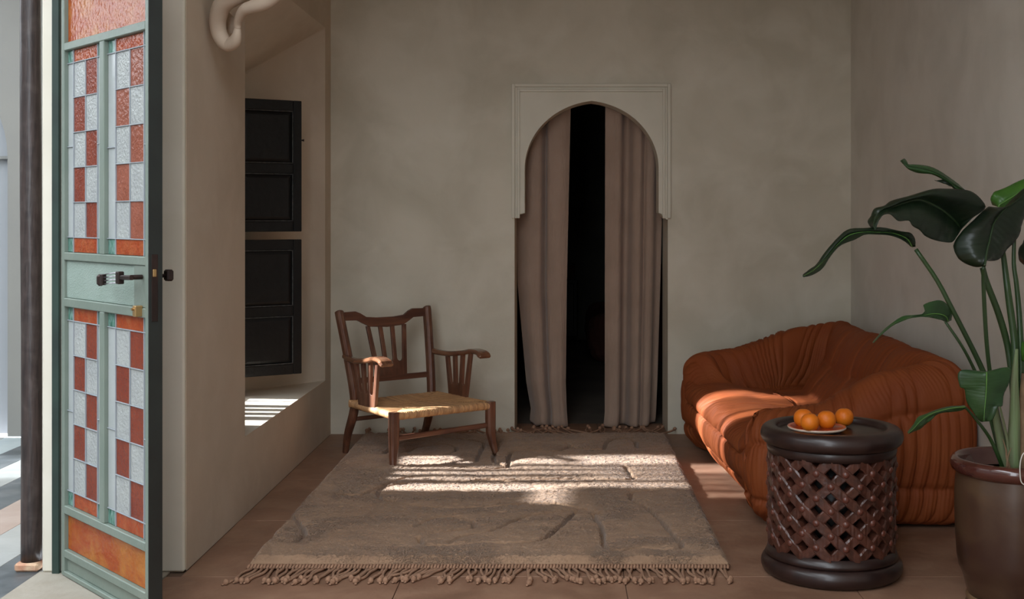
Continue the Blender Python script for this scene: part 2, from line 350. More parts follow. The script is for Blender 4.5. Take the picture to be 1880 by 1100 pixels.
MB().box(-4.0, -2.15, 4.96, 5.45, 3.45, 3.65).box(-4.0, -2.15, 7.1, YB+.42, 3.45, 3.65).build('ceiling_courtyard_shade', M['white_wall'], kind='structure')  # unseen roof added to dim the courtyard, open in front of the window
MB().box(-2.4, -2.15, -3.0, YB+.42, H, 5.2).build('wall_courtyard_right', M['white_wall'], kind='structure')
# post on brick pad
po = empty('wooden_post', (-2.2, 4.99, 0), label='round dark timber post standing at the courtyard edge', cat='post')
pts = [(-2.2+.004*math.sin(z*2.1), 4.985+.003*math.cos(z*3), z) for z in np.linspace(.03, 3.1, 40)]
mb = MB().sweep(pts, [(.084*(1+.02*math.sin(z*5)), .084*(1+.02*math.cos(z*4))) for z in np.linspace(0, 3.1, 40)], up=(0, 1, 0), n=20, smooth=True)
mb.build('shaft', M['post'], po, world=True)
MB().cbox(-2.25, -2.152, 4.935, 5.04, -.005, .03, .008).build('brick_pad', M['brick'], po, world=True)
# arch frame (alfiz)
af = empty('arch_frame', ((DX0+DX1)/2, YB, 0), kind='structure', label='plaster frame with a pointed horseshoe arch around the doorway')
AX0, AX1, AC = -.236, .662, .2095
def archpts(x0, x1, zs, zt, zb, n=22):
    c = (x0+x1)/2; r = (x1-x0)/2; out = [(x0, zb)]
    for k in range(n+1):       # left side: from springing to apex, slightly pointed
        a = k/n*pi/2; x = c-r*math.cos(a); z = zs+(zt-zs-.02)*math.sin(a)+.02*(k/n)**4
        out.append((x, z))
    out += [(2*c-x, z) for x, z in out[::-1][1:]]
    return out
ap = archpts(AX0, AX1, 1.78, 2.237, 1.485)
# corbel ends
L_end = [(DX0-.006, 1.455), (DX0+.012, 1.458), (DX0+.02, 1.475), (DX0+.045, 1.478)]
R_end = [(AX1+.02, 1.478), (AX1+.03, 1.458), (AX1+.05, 1.445), (DX1-.012, 1.44), (DX1+.006, 1.448)]
outl = [(DX0-.006, 2.30), (DX1+.006, 2.30)][::-1]+L_end[:0]
outl = [(DX0-.0, 2.298)]+[(DX0, 1.455), (DX0+.012, 1.458), (DX0+.02, 1.475), (DX0+.045, 1.478)]+ap+R_end[:-1]+[(DX1, 1.442), (DX1, 2.298)]
mb = MB().prism(outl, lambda a, b, t: (a, t, b), YB-.012, YB+.20); mb.build('arch_panel', M['alfiz'], af, world=True, bevel=.002)
mb = MB()
def molding(mb, x0, x1, z0, z1, y0, dy):   # U shaped band open at the bottom
    for k, (o, w, d) in enumerate([(0, .022, dy), (.022, .014, dy*.55), (.036, .018, dy*.8)]):
        a0, a1, t = x0+o, x1-o, z1-o
        mb.box(a0, a0+w, y0-d, y0, z0, t); mb.box(a1-w, a1, y0-d, y0, z0, t); mb.box(a0+w, a1-w, y0-d, y0, t-w, t)
molding(mb, DX0-.018, DX1+.018, 1.45, 2.352, YB-.0, .03)
mb.build('frame_moulding', M['alfiz'], af, world=True, bevel=.003)
# dark room beyond
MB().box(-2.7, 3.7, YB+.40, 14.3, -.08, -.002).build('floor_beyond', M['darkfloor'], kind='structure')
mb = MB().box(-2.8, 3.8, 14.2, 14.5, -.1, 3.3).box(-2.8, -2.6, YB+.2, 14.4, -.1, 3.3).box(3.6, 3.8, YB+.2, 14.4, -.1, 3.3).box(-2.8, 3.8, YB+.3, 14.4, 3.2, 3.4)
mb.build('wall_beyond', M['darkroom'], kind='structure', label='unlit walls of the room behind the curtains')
# ------------------------------------------------------------------ sofa
def make_sofa(root, corners, Hc, mats, nt=1500, ns=170, seed=3, fine=True):
    """corners: near-front, far-front, far-back, near-back (x,y); Hc: crest height at those corners"""
    nz = Noise(seed); nz2 = Noise(seed+1)
    C = [np.array(c, float) for c in corners]
    # rounded perimeter
    rc = [.15, .16, .09, .07]; seg = []
    order = [0, 1, 2, 3]
    pts = []; side = []
    for i in range(4):
        a, b = C[i], C[(i+1) % 4]; d = (b-a)/np.linalg.norm(b-a)
        nxt = C[(i+2) % 4]; d2 = (nxt-b)/np.linalg.norm(nxt-b)
        L = np.linalg.norm(b-a)
        ra = rc[i]; r = rc[(i+1) % 4]
        for t in np.linspace(ra, L-r, 60)[:-1]: pts.append(a+d*t); side.append(i+t/L)
        p0, p1, p2 = b-d*r, b, b+d2*r
        for t in np.linspace(0, 1, 24)[:-1]:
            pts.append(p0*(1-t)**2+2*p1*t*(1-t)+p2*t*t); side.append(i+1-(r/L)*(1-t)*.999+(r/L)*t)
    pts = np.array(pts); side = np.array(side) % 4
    sd_un = np.unwrap(side*pi/2)/(pi/2)
    dl = np.linalg.norm(np.roll(pts, -1, 0)-pts, axis=1); cum = np.concatenate([[0], np.cumsum(dl)]); T = cum[-1]
    tt = np.linspace(0, T, nt, endpoint=False)
    ex = np.vstack([pts, pts[:1]]); P2 = np.stack([np.interp(tt, cum, ex[:, k]) for k in (0, 1)], -1)
    S = np.interp(tt, cum, np.append(sd_un, sd_un[0]+4)) % 4        # 0..1 front, 1..2 far arm, 2..3 back, 3..4 near arm
    hc = np.interp(S, [0, 1, 1.25, 1.6, 2, 2.5, 3, 3.35, 3.7, 4], [Hc[0], Hc[1], Hc[1]+.02, (Hc[1]+Hc[2])/2+.04, Hc[2], (Hc[2]+Hc[3])/2+.015, Hc[3], (Hc[0]+Hc[3])/2+.05, Hc[0]+.03, Hc[0]])
    def sst(a, b, x): t = np.clip((x-a)/(b-a), 0, 1); return t*t*(3-2*t)
    wf = sst(.045, .15, S)*(1-sst(.86, .96, S)); wf[S > 1.5] = 0          # 1 along the front
    wb = sst(1.9, 2.2, S)*(1-sst(2.8, 3.1, S))                            # 1 along the back
    H_ = hc[:, None]
    raised = np.array([[.10, .012, 0], [.045, .05, 0], [.0, 0, .20], [-.015, 0, .42], [-.01, 0, .66], [.02, 0, .86], [.075, 0, .965], [.145, 0, 1.0], [.215, 0, .97], [.27, 0, .86], [.315, .20, .42], [.36, .375, .08], [.42, .40, 0], [.50, .405, 0]])
    front = np.array([[.15, .012, 0], [.10, .045, 0], [.035, .12, 0], [0, .20, 0], [-.01, .28, 0], [.0, .345, 0], [.04, .395, 0], [.10, .42, 0], [.17, .43, 0], [.24, .432, 0], [.31, .43, 0], [.37, .425, 0], [.43, .42, 0], [.50, .415, 0]])
    back = raised.copy(); back[8:, 0] += [.0, .015, .05, .09, .11, .11]
    K = len(raised)
    d_c = np.zeros((nt, K)); h_c = np.zeros((nt, K))
    for k in range(K):
        dr = raised[k, 0]*(1-wb)+back[k, 0]*wb
        hr = raised[k, 1]+raised[k, 2]*hc
        d_c[:, k] = dr*(1-wf)+front[k, 0]*wf; h_c[:, k] = hr*(1-wf)+front[k, 1]*wf
    n1 = int(ns*.82); u = np.linspace(0, K-1, n1); i0 = np.minimum(u.astype(int), K-2); f = u-i0
    def cr(A):
        E = np.concatenate([2*A[:, :1]-A[:, 1:2], A, 2*A[:, -1:]-A[:, -2:-1]], 1)
        p0, p1, p2, p3 = E[:, i0], E[:, i0+1], E[:, i0+2], E[:, i0+3]
        return .5*((2*p1)+(-p0+p2)*f+(2*p0-5*p1+4*p2-p3)*f*f+(-p0+3*p1-3*p2+p3)*f**3)
    D = cr(d_c); Z = cr(h_c)
    # medial line
    mid0 = (C[0]+C[3])/2; mid1 = (C[1]+C[2])/2; ax = (mid1-mid0)/np.linalg.norm(mid1-mid0); Lm = np.linalg.norm(mid1-mid0)
    hw = .5*np.linalg.norm(C[3]-C[0])
    shift = (C[0]-C[3])/np.linalg.norm(C[0]-C[3])*.06
    tproj = np.clip((P2-mid0)@ax, hw, Lm-hw); Cc = mid0+tproj[:, None]*ax+shift
    dist = np.linalg.norm(P2-Cc, axis=1)
    k_ = 1-D/dist[:, None]
    k_ = np.maximum(k_, .03)
    rest = np.linspace(0, 1, ns-n1+1)[1:]
    kk = np.concatenate([k_, k_[:, -1:]*(1-rest)+.0*rest], 1); ZZ = np.concatenate([Z, Z[:, -1:]*(1-rest)+.405*rest], 1)
    pos = np.zeros((nt, ns, 3)); pos[..., :2] = Cc[:, None]+(P2-Cc)[:, None]*kk[..., None]; pos[..., 2] = ZZ
    # profile coordinate in metres from the floor
    nrm = -gnorm(pos, True)
    if nrm[nt//8, 20, 0:2]@(P2[nt//8]-Cc[nt//8]) < 0: nrm = -nrm
    q = u; uu = np.concatenate([q, (K-1)+rest*2.5])[None, :]+0*tt[:, None]; TT = tt[:, None]+0*uu
    # pleats
    w = .072
    band = np.where(uu < 2.2, 0, np.where(uu < 4.3, 1, 2))
    ph = TT/w+1.7*nz(TT*3.3+band*7.7, uu*.22+band*3.1)+.55*nz2(TT*8, uu*.35+band*5)
    pl = np.abs(np.sin(pi*ph))**.45-1
    A = .027*(.62+.5*nz(TT*7+20, uu*.3))
    env = np.interp(uu, [0, .6, 2, 4, 6, 8, 9.5, 10.8, 12, 14, 16], [.5, .9, 1, 1, .9, .55, .6, .9, .35, .12, .08])
    backin = wb[:, None]*(uu > 7.0); env = env*(1-.45*backin)
    frontw = wf[:, None]; env = env*(1-frontw*sst(5.5, 8.5, uu)*.8)
    disp = A*pl*env
    # finer wrinkles
    ph2 = TT/.021+1.5*nz(TT*5, uu*.5)+.5*nz2(TT*17, uu*1.1)
    disp += .005*(np.abs(np.sin(pi*ph2))**.7-1)*np.clip(env*1.2+.1, 0, 1)*np.clip(.5+nz2(TT*4, uu*.7), 0, 1)
    # gathered seams
    seam = 0
    for c0, amp in ((2.2, .016), (4.3, .016)):
        cc = c0+.12*nz(TT*3, 0*TT+c0); seam = seam-amp*np.exp(-((uu-cc)/.10)**2)-.010*np.exp(-((uu-cc)/.5)**2)
    cc = 9.6+.25*nz(TT*2, 0*TT); seam = seam-.014*np.exp(-((uu-cc)/.09)**2)*(wb[:, None])-.008*np.exp(-((uu-cc)/.5)**2)*wb[:, None]
    cc = 11.2; seam = seam-.022*np.exp(-((uu-cc)/.45)**2)*(1-wf[:, None])
    # seam running across the back and seat
    g = np.zeros_like(uu)
    X, Y = pos[..., 0], pos[..., 1]
    aa = (X-mid0[0])*ax[0]+(Y-mid0[1])*ax[1]; ac = (X-mid0[0])*ax[1]-(Y-mid0[1])*ax[0]
    onseat = np.clip((uu-7.6)/.8, 0, 1)*(1-wf[:, None])+sst(4.8, 6.5, uu)*wf[:, None]
    onback = wb[:, None]*sst(6.0, 7.4, uu)*(1-sst(10.8, 11.4, uu))
    for ct in (.62, 1.08, 1.55):
        cw = ct+.02*nz(ac*8, ac*0+ct)
        g -= .012*np.exp(-((aa-cw)/.008)**2)*np.maximum(np.clip((uu-11.5), 0, 1), np.maximum(onback, sst(4.0, 6.5, uu)*wf[:, None]*1))
        g -= .008*np.exp(-((aa-cw)/.045)**2)*np.maximum(np.clip((uu-11.5), 0, 1), onback)
    for ct in (-.04, .24):
        cw = ct+.02*nz(aa*6, aa*0+ct); g -= .011*np.exp(-((ac-cw)/.008)**2)*np.clip((uu-11.3), 0, 1)
    low = .012*nz(TT*2.6, uu*.45)+.006*nz2(TT*6, uu*.8)
    disp = disp+seam+g+low*np.interp(uu, [0, 1, 13, 16.5], [.2, 1, .5, .3])
    disp *= np.interp(uu, [0, .5, 1], [.3, .8, 1])
    pos = pos+nrm*disp[..., None]
    pos[..., 2] = np.maximum(pos[..., 2], .008)
    pos[:, -1] = pos[:, -1].mean(0)
    # split in cushions
    fi, fj = np.meshgrid(np.arange(nt), np.arange(ns-1), indexing='ij')
    Sf = S[fi]; uf = uu[fi, fj]; fr_ = wf[fi] > .5
    seat = (uf > 11.2) | fr_
    far = ~seat & (Sf > .5) & (Sf < 2.02); near = ~seat & ((Sf > 2.98) | (Sf < .5)); bk = ~seat & ~far & ~near
    for nm, msk in (('seat', seat), ('armrest', far), ('armrest', near), ('backrest', bk)):
        grid_obj(nm, pos, mats, root, closed_u=True, world=True, faces=msk)
sofa = empty('sofa', (1.38, 6.6, 0), label='low burnt orange pleated sofa with gathered quilted cover against the right wall', cat='sofa')
make_sofa(sofa, [(.89, 5.56), (.765, 7.74), (1.91, 7.78), (1.935, 5.56)], [.545, .60, .79, .79], M['sofa'])
MB().cbox(1.06, 1.84, 5.74, 7.6, 0, .10, .02).build('shadow_gap_block', M['black'], sofa, world=True)  # black block standing for the shadow gap under the cover

# ------------------------------------------------------------------ rug
RX0, RX1, RY0, RY1, RT = -1.29, .70, 4.955, 7.83, .042
rug = empty('rug', (-.3, 6.4, 0), label='thick beige wool rug with carved swirling lines and knotted fringe', cat='rug')
def crop(pts): return [(380+.54255*x, 760+.54226*y) for x, y in pts]
grooves = [
 [(1250,330),(1200,380),(1130,430),(1050,440),(940,440),(850,445),(740,445),(715,420)],
 [(1280,322),(1150,338),(1080,350),(1020,375),(960,400),(880,412),(815,437)],
 [(700,385),(740,365),(820,350),(880,362),(905,383),(850,395),(760,408)],
 [(590,290),(640,302),(720,315),(850,320),(1000,315),(1100,306),(1220,312),(1330,340)],
 [(450,276),(520,278),(560,262),(640,228),(695,216)],
 [(590,290),(578,268),(610,248),(670,240)],
 [(635,176),(760,177),(850,182),(930,190),(1020,185)],
 [(600,138),(640,108),(700,88),(800,82),(930,97),(925,130),(912,165)],
 [(680,130),(720,115),(800,105),(845,120),(800,140),(700,142),(655,137)],
 [(985,95),(970,160),(1020,185)], [(1018,182),(1025,138),(1060,125),(1180,130),(1235,108)],
 [(640,240),(900,228),(1150,222),(1420,226),(1428,205),(1415,180)],
 [(1345,120),(1355,98),(1400,86),(1445,92),(1455,118)], [(1210,100),(1260,120),(1345,122)],
 [(1430,290),(1500,330),(1560,395),(1603,455),(1470,457),(1355,458),(1335,390),(1305,340)],
 [(1430,290),(1440,270),(1500,262)], [(900,225),(960,222),(1020,232)], [(280,345),(330,400),(300,440)],
]
gl = [np.array([[*PF(x, y, RT)[:2]] for x, y in crop(g)]) for g in grooves]
gl = [smooth_path(g, len(g)*6) for g in gl]
nX, nY = 560, 820
gx = np.linspace(RX0, RX1, nX); gy = np.linspace(RY0, RY1, nY)
GX, GY = np.meshgrid(gx, gy, indexing='ij')
dm = np.full(GX.shape, 9.0)
for g in gl:
    for a, b in zip(g[:-1], g[1:]):
        lo = np.minimum(a, b)-.12; hi = np.maximum(a, b)+.12
        i0, i1 = np.searchsorted(gx, [lo[0], hi[0]]); j0, j1 = np.searchsorted(gy, [lo[1], hi[1]])
        if i1 <= i0 or j1 <= j0: continue
        X = GX[i0:i1, j0:j1]; Y = GY[i0:i1, j0:j1]; ab = b-a; l2 = max(ab@ab, 1e-9)
        t = np.clip(((X-a[0])*ab[0]+(Y-a[1])*ab[1])/l2, 0, 1)
        dd = np.hypot(X-a[0]-t*ab[0], Y-a[1]-t*ab[1]); dm[i0:i1, j0:j1] = np.minimum(dm[i0:i1, j0:j1], dd)
na, nb = Noise(11), Noise(12)
edge = np.minimum(np.minimum(GX-RX0, RX1-GX), np.minimum(GY-RY0, RY1-GY))
def rug_h(X, Y, dm, edge):
    h = RT-.036*np.exp(-(dm/.012)**4)-.010*np.exp(-dm/.03)+.008
    h = h+.003*na(X*4, Y*5)+.002*nb(X*14, Y*20)+.0035*na(X*50, Y*80)+.003*nb(X*120, Y*150)
    h = np.maximum(h, .004); return h*np.sqrt(np.clip(edge/.03, 0, 1))*.94+.004
HZ = rug_h(GX, GY, dm, edge)
wx = GX+.006*np.where(np.abs(GX+.3) > .9, 1, 0)*nb(GY*22, GX*0)
pos = np.stack([wx, GY, HZ], -1)
grid_obj('pile', pos, M['rug'], rug, world=True, kind='stuff')
# tufts of wool
NT = 360000
tx = RNG.uniform(RX0+.004, RX1-.004, NT); ty = RY0+(RY1-RY0)*RNG.random(NT)**1.5; ty = np.clip(ty, RY0+.004, RY1-.004)
ii = ((tx-RX0)/(RX1-RX0)*(nX-1)).astype(int); jj = ((ty-RY0)/(RY1-RY0)*(nY-1)).astype(int)
tz = HZ[ii, jj]-.002; keep = dm[ii, jj] > .011; tx, ty, tz = tx[keep], ty[keep], tz[keep]; NT = len(tx)
ang = 2.2*na(tx*2.2, ty*2.6)*pi+.9*nb(tx*9, ty*12)+RNG.normal(0, .6, NT)-1.2
ln = RNG.uniform(.006, .013, NT); up_ = RNG.uniform(.0005, .005, NT)
dx, dy = np.cos(ang), np.sin(ang); wv = RNG.uniform(.0006, .0014, NT)
base = np.stack([tx, ty, tz], -1); side_ = np.stack([-dy, dx, 0*dx], -1)*wv[:, None]
midp = base+np.stack([dx*ln*.5, dy*ln*.5, up_*1.2], -1); tip = base+np.stack([dx*ln, dy*ln, up_*.8], -1)
V = np.stack([base-side_, base+side_, midp+side_*.8, midp-side_*.8, tip], 1).reshape(-1, 3)-np.array(absloc(rug))
me = bpy.data.meshes.new('tufts'); b0 = np.arange(NT)*5
quad = np.stack([b0, b0+1, b0+2, b0+3], -1); tri = np.stack([b0+3, b0+2, b0+4], -1)
me.vertices.add(len(V)); me.vertices.foreach_set('co', V.ravel())
li = np.concatenate([quad.ravel(), tri.ravel()]); me.loops.add(len(li)); me.loops.foreach_set('vertex_index', li)
me.polygons.add(2*NT); me.polygons.foreach_set('loop_start', np.concatenate([np.arange(0, 4*NT, 4), 4*NT+np.arange(0, 3*NT, 3)]))
me.polygons.foreach_set('loop_total', np.concatenate([np.full(NT, 4), np.full(NT, 3)]))
me.update(); me.materials.append(M['rug']); link('tufts', me, rug)['kind'] = 'stuff'
# woven heading + tassels
def heading(y0, y1):
    mb = MB(); n = 150
    for k in range(n):
        x = RX0+.0+(k+.5)*(RX1-RX0)/n; w = (RX1-RX0)/n*.46
        mb.sweep([(x+.004, y1, .017), (x, (y0+y1)/2, .021), (x-.003, y0, .012)], (w*2, .012), n=6, smooth=True)
    mb.build('heading', M['fringe'], rug, world=True, kind='stuff')
heading(RY0-.024, RY0+.006)
tassel_me = []
for v in range(10):
    rr_ = random.Random(v); L = rr_.uniform(.165, .195); sl = rr_.uniform(-.035, .035); bend = rr_.uniform(-.012, .012)
    pts = smooth_path([(0, 0, .010), (sl*.25+bend, -L*.3, .0085), (sl*.6-bend*.6, -L*.62, .0068), (sl, -L*.95, .0066)], 9)
    mb = MB()  .sweep(pts, .0125, n=6, smooth=True)
    k = pts[-1]; r = .0125
    mb.lathe([(0.001, -r), (r*.7, -r*.7), (r, 0), (r*.7, r*.7), (.001, r)], 8, c=(k[0], k[1], r))
    mb.sweep([(k[0], k[1], .008), (k[0]+rr_.uniform(-.008, .008), k[1]-.017, .005)], [(.008, .008), (.012, .006)], n=6, smooth=True)
    me = bpy.data.meshes.new('tassel'); me.from_pydata(mb.v, [], mb.f); me.polygons.foreach_set('use_smooth', mb.sm); me.materials.append(M['fringe']); tassel_me.append(me)
nf = 92
for k in range(nf):
    o = link('tassel', random.choice(tassel_me), rug)
    x = RX0+.01+(RX1-RX0-.02)*(k+.5)/nf+random.uniform(-.004, .004)
    lean = math.sin(k*.33)*.13+.1*math.sin(k*.11+1)+random.uniform(-.1, .1)-(.27 if k < 42 else .05 if k < 55 else -.12)
    if k < 4: lean = -.45+.05*k
    o.location = Vector((x, RY0-.02, 0))-absloc(rug); o.rotation_euler = (0, 0, lean if k < 200 else 0); o.scale = (random.choice((-1, 1)), random.uniform(.85, 1.05), 1)
nb_ = 60
for k in range(nb_):
    o = link('tassel', random.choice(tassel_me), rug); x = RX0+.01+(RX1-RX0-.02)*(k+.5)/nb_
    door_ = DX0+.03 < x < DX1-.03
    o.location = Vector((x+random.uniform(-.01, .01), RY1-.004, .024))-absloc(rug); o.rotation_euler = (-.04, 0, pi+random.uniform(-.8, .8)); o.scale = (random.choice((-1, 1)), random.uniform(1.2, 1.6) if door_ else random.uniform(.75, 1.0), 1)

# ------------------------------------------------------------------ armchair
ch = empty('low_armchair', (-.683, 7.03, 0), rz=math.radians(37.5), label='low wooden armchair with slatted sides and woven rush seat on the rug', cat='chair')
RUGZ = .034
for sx in (-1, 1):
    b = RUGZ
    mb = MB().sweep([(sx*.352, -.028, b), (sx*.343, -.012, .09), (sx*.333, -.002, .16), (sx*.332, 0, .24), (sx*.332, 0, .345)],
        [(.034, .034), (.042, .042), (.054, .05), (.058, .052), (.058, .052)], up=(0, 1, 0))
    mb.build('front_leg', M['wood_v'], ch, bevel=.002)
    b = .0 if sx < 0 else RUGZ-.004
    pts = smooth_path([(sx*.275, .70, b), (sx*.282, .655, .12), (sx*.274, .595, .26), (sx*.274, .585, .36), (sx*.292, .635, .60), (sx*.312, .70, .84), (sx*.313, .712, .88)], 26)
    sz = [(.034+.012*min(1, p[2]/.25), .038+.022*min(1, p[2]/.2)) for p in pts]
    sz[-2] = (.043, .052); sz[-1] = (.026, .034)
    MB().sweep(pts, sz, up=(0, 1, 0), cham=.28).build('back_post', M['wood_v'], ch, bevel=.0015)
# back plane: y(z)
def by(z): return float(np.interp(z, [.36, .60, .84, .9], [.59, .64, .70, .715]))
top = [(-.30, .868), (-.205, .870), (-.175, .858), (-.135, .833), (-.06, .826), (.06, .826), (.135, .833), (.175, .858), (.205, .870), (.30, .868)]
bot = [(.30, .818), (.20, .815), (.165, .795), (.12, .772), (.0, .764), (-.12, .772), (-.165, .795), (-.20, .815), (-.30, .818)]
MB().prism(top+bot, lambda a, b, t: (a, by(b)+t, b), -.012, .012).build('crest_rail', M['wood_h'], ch, bevel=.003)
MB().prism([(-.30, .435), (.30, .435), (.30, .468), (-.30, .468)], lambda a, b, t: (a, by(b)+t, b), -.011, .011).build('back_rail', M['wood_h'], ch, bevel=.003)
def splat_outline(zb, zt, solid, wb, wt, n, pw):
    """fan of n prongs on a solid foot, slots with round bottoms"""
    out = [(-wb/2, zb)]
    def xa(i, z): f = (z-zb)/(zt-zb); W = wb+(wt-wb)*f; return -W/2+pw/2+(W-pw)*i/(n-1)
    out.append((xa(0, zt)-pw/2, zt))
    for i in range(n):
        out.append((xa(i, zt)+pw/2, zt))
        if i < n-1:
            zs = zb+solid; x0, x1 = xa(i, zs)+pw/2, xa(i+1, zs)-pw/2; r = (x1-x0)/2
            for k in range(7):
                a = pi*k/6; out.append(((x0+x1)/2-r*math.cos(a), zs+r-r*math.sin(a)*1.0))
            out.append((xa(i+1, zt)-pw/2, zt))
    out.append((wb/2, zb)); return out
MB().prism(splat_outline(.465, .775, .085, .215, .285, 4, .026), lambda a, b, t: (a+.0, by(b)+t, b), -.0085, .0085).build('back_splat', M['wood_v'], ch, bevel=.0015)
for sx in (-1, 1):
    o = splat_outline(.335, .595, .075, .20, .30, 4, .030)
    MB().prism(o, lambda a, b, t, sx=sx: (sx*(.318+.02*(b-.335))+t, .335+a, b if b < .58 else float(np.interp(.335+a, [.11, .19, .30, .45, .58], [.622, .626, .606, .588, .588]))), -.010, .010).build('side_splat', M['wood_v'], ch, bevel=.0015)
    arm = smooth_path([(sx*.305, .650, .603), (sx*.312, .58, .594), (sx*.325, .45, .594), (sx*.332, .30, .612), (sx*.336, .19, .632), (sx*.338, .11, .628), (sx*.338, .065, .606)], 28)
    ws = np.interp(np.linspace(0, 1, 28), [0, .15, .5, .8, .93, 1], [.038, .044, .058, .078, .090, .080]); ds = np.interp(np.linspace(0, 1, 28), [0, .8, .93, 1], [.034, .028, .032, .020])
    MB().sweep(arm, list(zip(ws, ds)), cham=.3, smooth=False).build('armrest', M['wood_y'], ch, bevel=.002)
    MB().cbox(sx*.300-.013, sx*.300+.013, .02, .575, .296, .318, .005).build('seat_rail', M['wood_y'], ch)
MB().sweep([(-.335, 0, .195), (.335, 0, .205)], (.022, .030), up=(0, 0, 1)).build('stretcher', M['wood_h'], ch, bevel=.002)
MB().sweep([(-.29, .60, .22), (.29, .60, .22)], (.020, .026), up=(0, 0, 1)).build('stretcher', M['wood_h'], ch, bevel=.002)
# rush seat
c = [(-.345, -.022), (-.318, .575), (.318, .575), (.345, -.022)]
ctr = np.array([0, .33]); cs = [np.array(p) for p in c]
Pp = []; dmx = []; tid = []
for i in range(4):
    a, b = cs[i], cs[(i+1) % 4]; L = np.linalg.norm(b-a); d = (b-a)/L; n = np.array([d[1], -d[0]])
    if n@(ctr-a) < 0: n = -n
    hh = n@(ctr-a); pa = d@(ctr-a); m = int(L/.0011)
    # leave notches for the legs
    for k in range(m):
        t = (k+.5)*L/m; dmax = hh*min(t/pa, (L-t)/(L-pa))
        Pp.append((a+d*t, n)); dmx.append(dmax); tid.append(t+i*1.7)
nt_ = len(Pp); nsx = 70
pos = np.zeros((nt_, nsx, 3)); nr = Noise(5)
for i in range(nt_):
    p, n = Pp[i]; dd = dmx[i]; r = .021
    s1 = np.linspace(-pi/2-.5, pi/2, 22); rr2 = min(r, dd+.002)
    wob = .0012*nr(tid[i]*60, 0)
    d1 = rr2-np.cos(s1)*rr2; z1 = .322+np.sin(s1)*r
    s2 = np.linspace(0, 1, nsx-22+1)[1:]
    d2 = rr2+(max(dd-rr2, 0))*s2; z2 = .322+r-.010*np.sin(np.clip(d2/.30, 0, 1)*pi/2)+.004*np.exp(-((dd-d2)/.03)**2)*0
    D_ = np.concatenate([d1, d2]); Z_ = np.concatenate([z1, z2])
    ridge = .0030*(abs(math.sin(pi*tid[i]/.0105+2*float(nr(tid[i]*9, 1))))**.6)
    ext = np.where(np.arange(nsx) < 22, 1, 0)
    pos[i, :, 0] = p[0]+n[0]*(D_-ridge*ext*np.cos(np.concatenate([s1, s2*0+pi/2]))); pos[i, :, 1] = p[1]+n[1]*(D_-ridge*ext*np.cos(np.concatenate([s1, s2*0+pi/2])))
    pos[i, :, 2] = Z_+ridge*np.concatenate([np.clip(np.sin(s1), -1, 1), s2*0+1])+wob+.0012*nr(np.full(nsx, tid[i]*35), D_*18)
ro = grid_obj('rush_seat', pos, M['rush'], ch, closed_u=True)
att = ro.data.attributes.new('strand', 'FLOAT', 'POINT'); idx = np.floor(np.array(tid)/.0105+2*np.array([float(nr(t*9, 1)) for t in tid])/pi).astype(int)
fr_ = np.abs(np.sin(pi*np.array(tid)/.0105+2*np.array([float(nr(t*9, 1)) for t in tid])))
sv = (np.random.default_rng(2).random(5000)[idx % 5000]*.6+.4*fr_); att.data.foreach_set('value', np.repeat(sv, nsx)[:len(ro.data.vertices)])
nt_r = M['rush'].node_tree; an = nt_r.nodes.new('ShaderNodeAttribute'); an.attribute_name = 'strand'
mx = nt_r.nodes.new('ShaderNodeMix'); mx.data_type = 'RGBA'; mx.inputs[6].default_value = srgb(100, 60, 36); mx.inputs[7].default_value = srgb(222, 172, 120)
nt_r.links.new(an.outputs['Fac'], mx.inputs[0]); mx2 = nt_r.nodes.new('ShaderNodeMix'); mx2.data_type = 'RGBA'; mx2.inputs[0].default_value = .6
bs = nt_r.nodes['Principled BSDF']; src = bs.inputs['Base Color'].links[0].from_socket
nt_r.links.new(src, mx2.inputs[6]); nt_r.links.new(mx.outputs[2], mx2.inputs[7]); nt_r.links.new(mx2.outputs[2], bs.inputs['Base Color'])

# ------------------------------------------------------------------ carved side table
TX, TY = 1.116, 4.93
tb = empty('carved_side_table', (TX, TY, 0), label='round dark carved wooden drum table with pierced diamond lattice and studs', cat='table')
def ring(R, z0, z1, inner, recess=0):
    h = (z1-z0)/2; c = (z0+z1)/2; r = h
    prof = [(inner, z0)]+[(R-r*.9+r*.9*math.cos(a), c+h*math.sin(a)) for a in np.linspace(-pi/2, pi/2, 15)]
    return prof
prof = [(.001, .003)]+ring(.285, .0, .078, .2)[1:]+[(.268, .080), (.262, .092), (.256, .115), (.235, .115), (.235, .07), (.001, .07)]
MB().lathe(prof, 96).build('base', M['dtable'], tb)
zt = .60
prof = [(.001, .50), (.235, .50), (.235, .495), (.259, .495), (.262, .512), (.263, .528), (.262, .530)]+ring(.288, .530, .603, .22)[1:]+[(.232, .6035), (.225, .601), (.222, .596), (.220, .583), (.215, .5815), (.001, .5815)]
MB().lathe(prof, 96).build('top', M['dtable'], tb)
MB().lathe([(.175, .06), (.172, .28), (.175, .51)], 48).build('hole_shade_liner', M['black_wood'], tb)  # black liner added so the lattice holes look shaded inside
NP = 14; zb, ztp = .112, .50; rows = 4; per = (ztp-zb)/rows; dth = 2*pi/NP
nl = Noise(21)
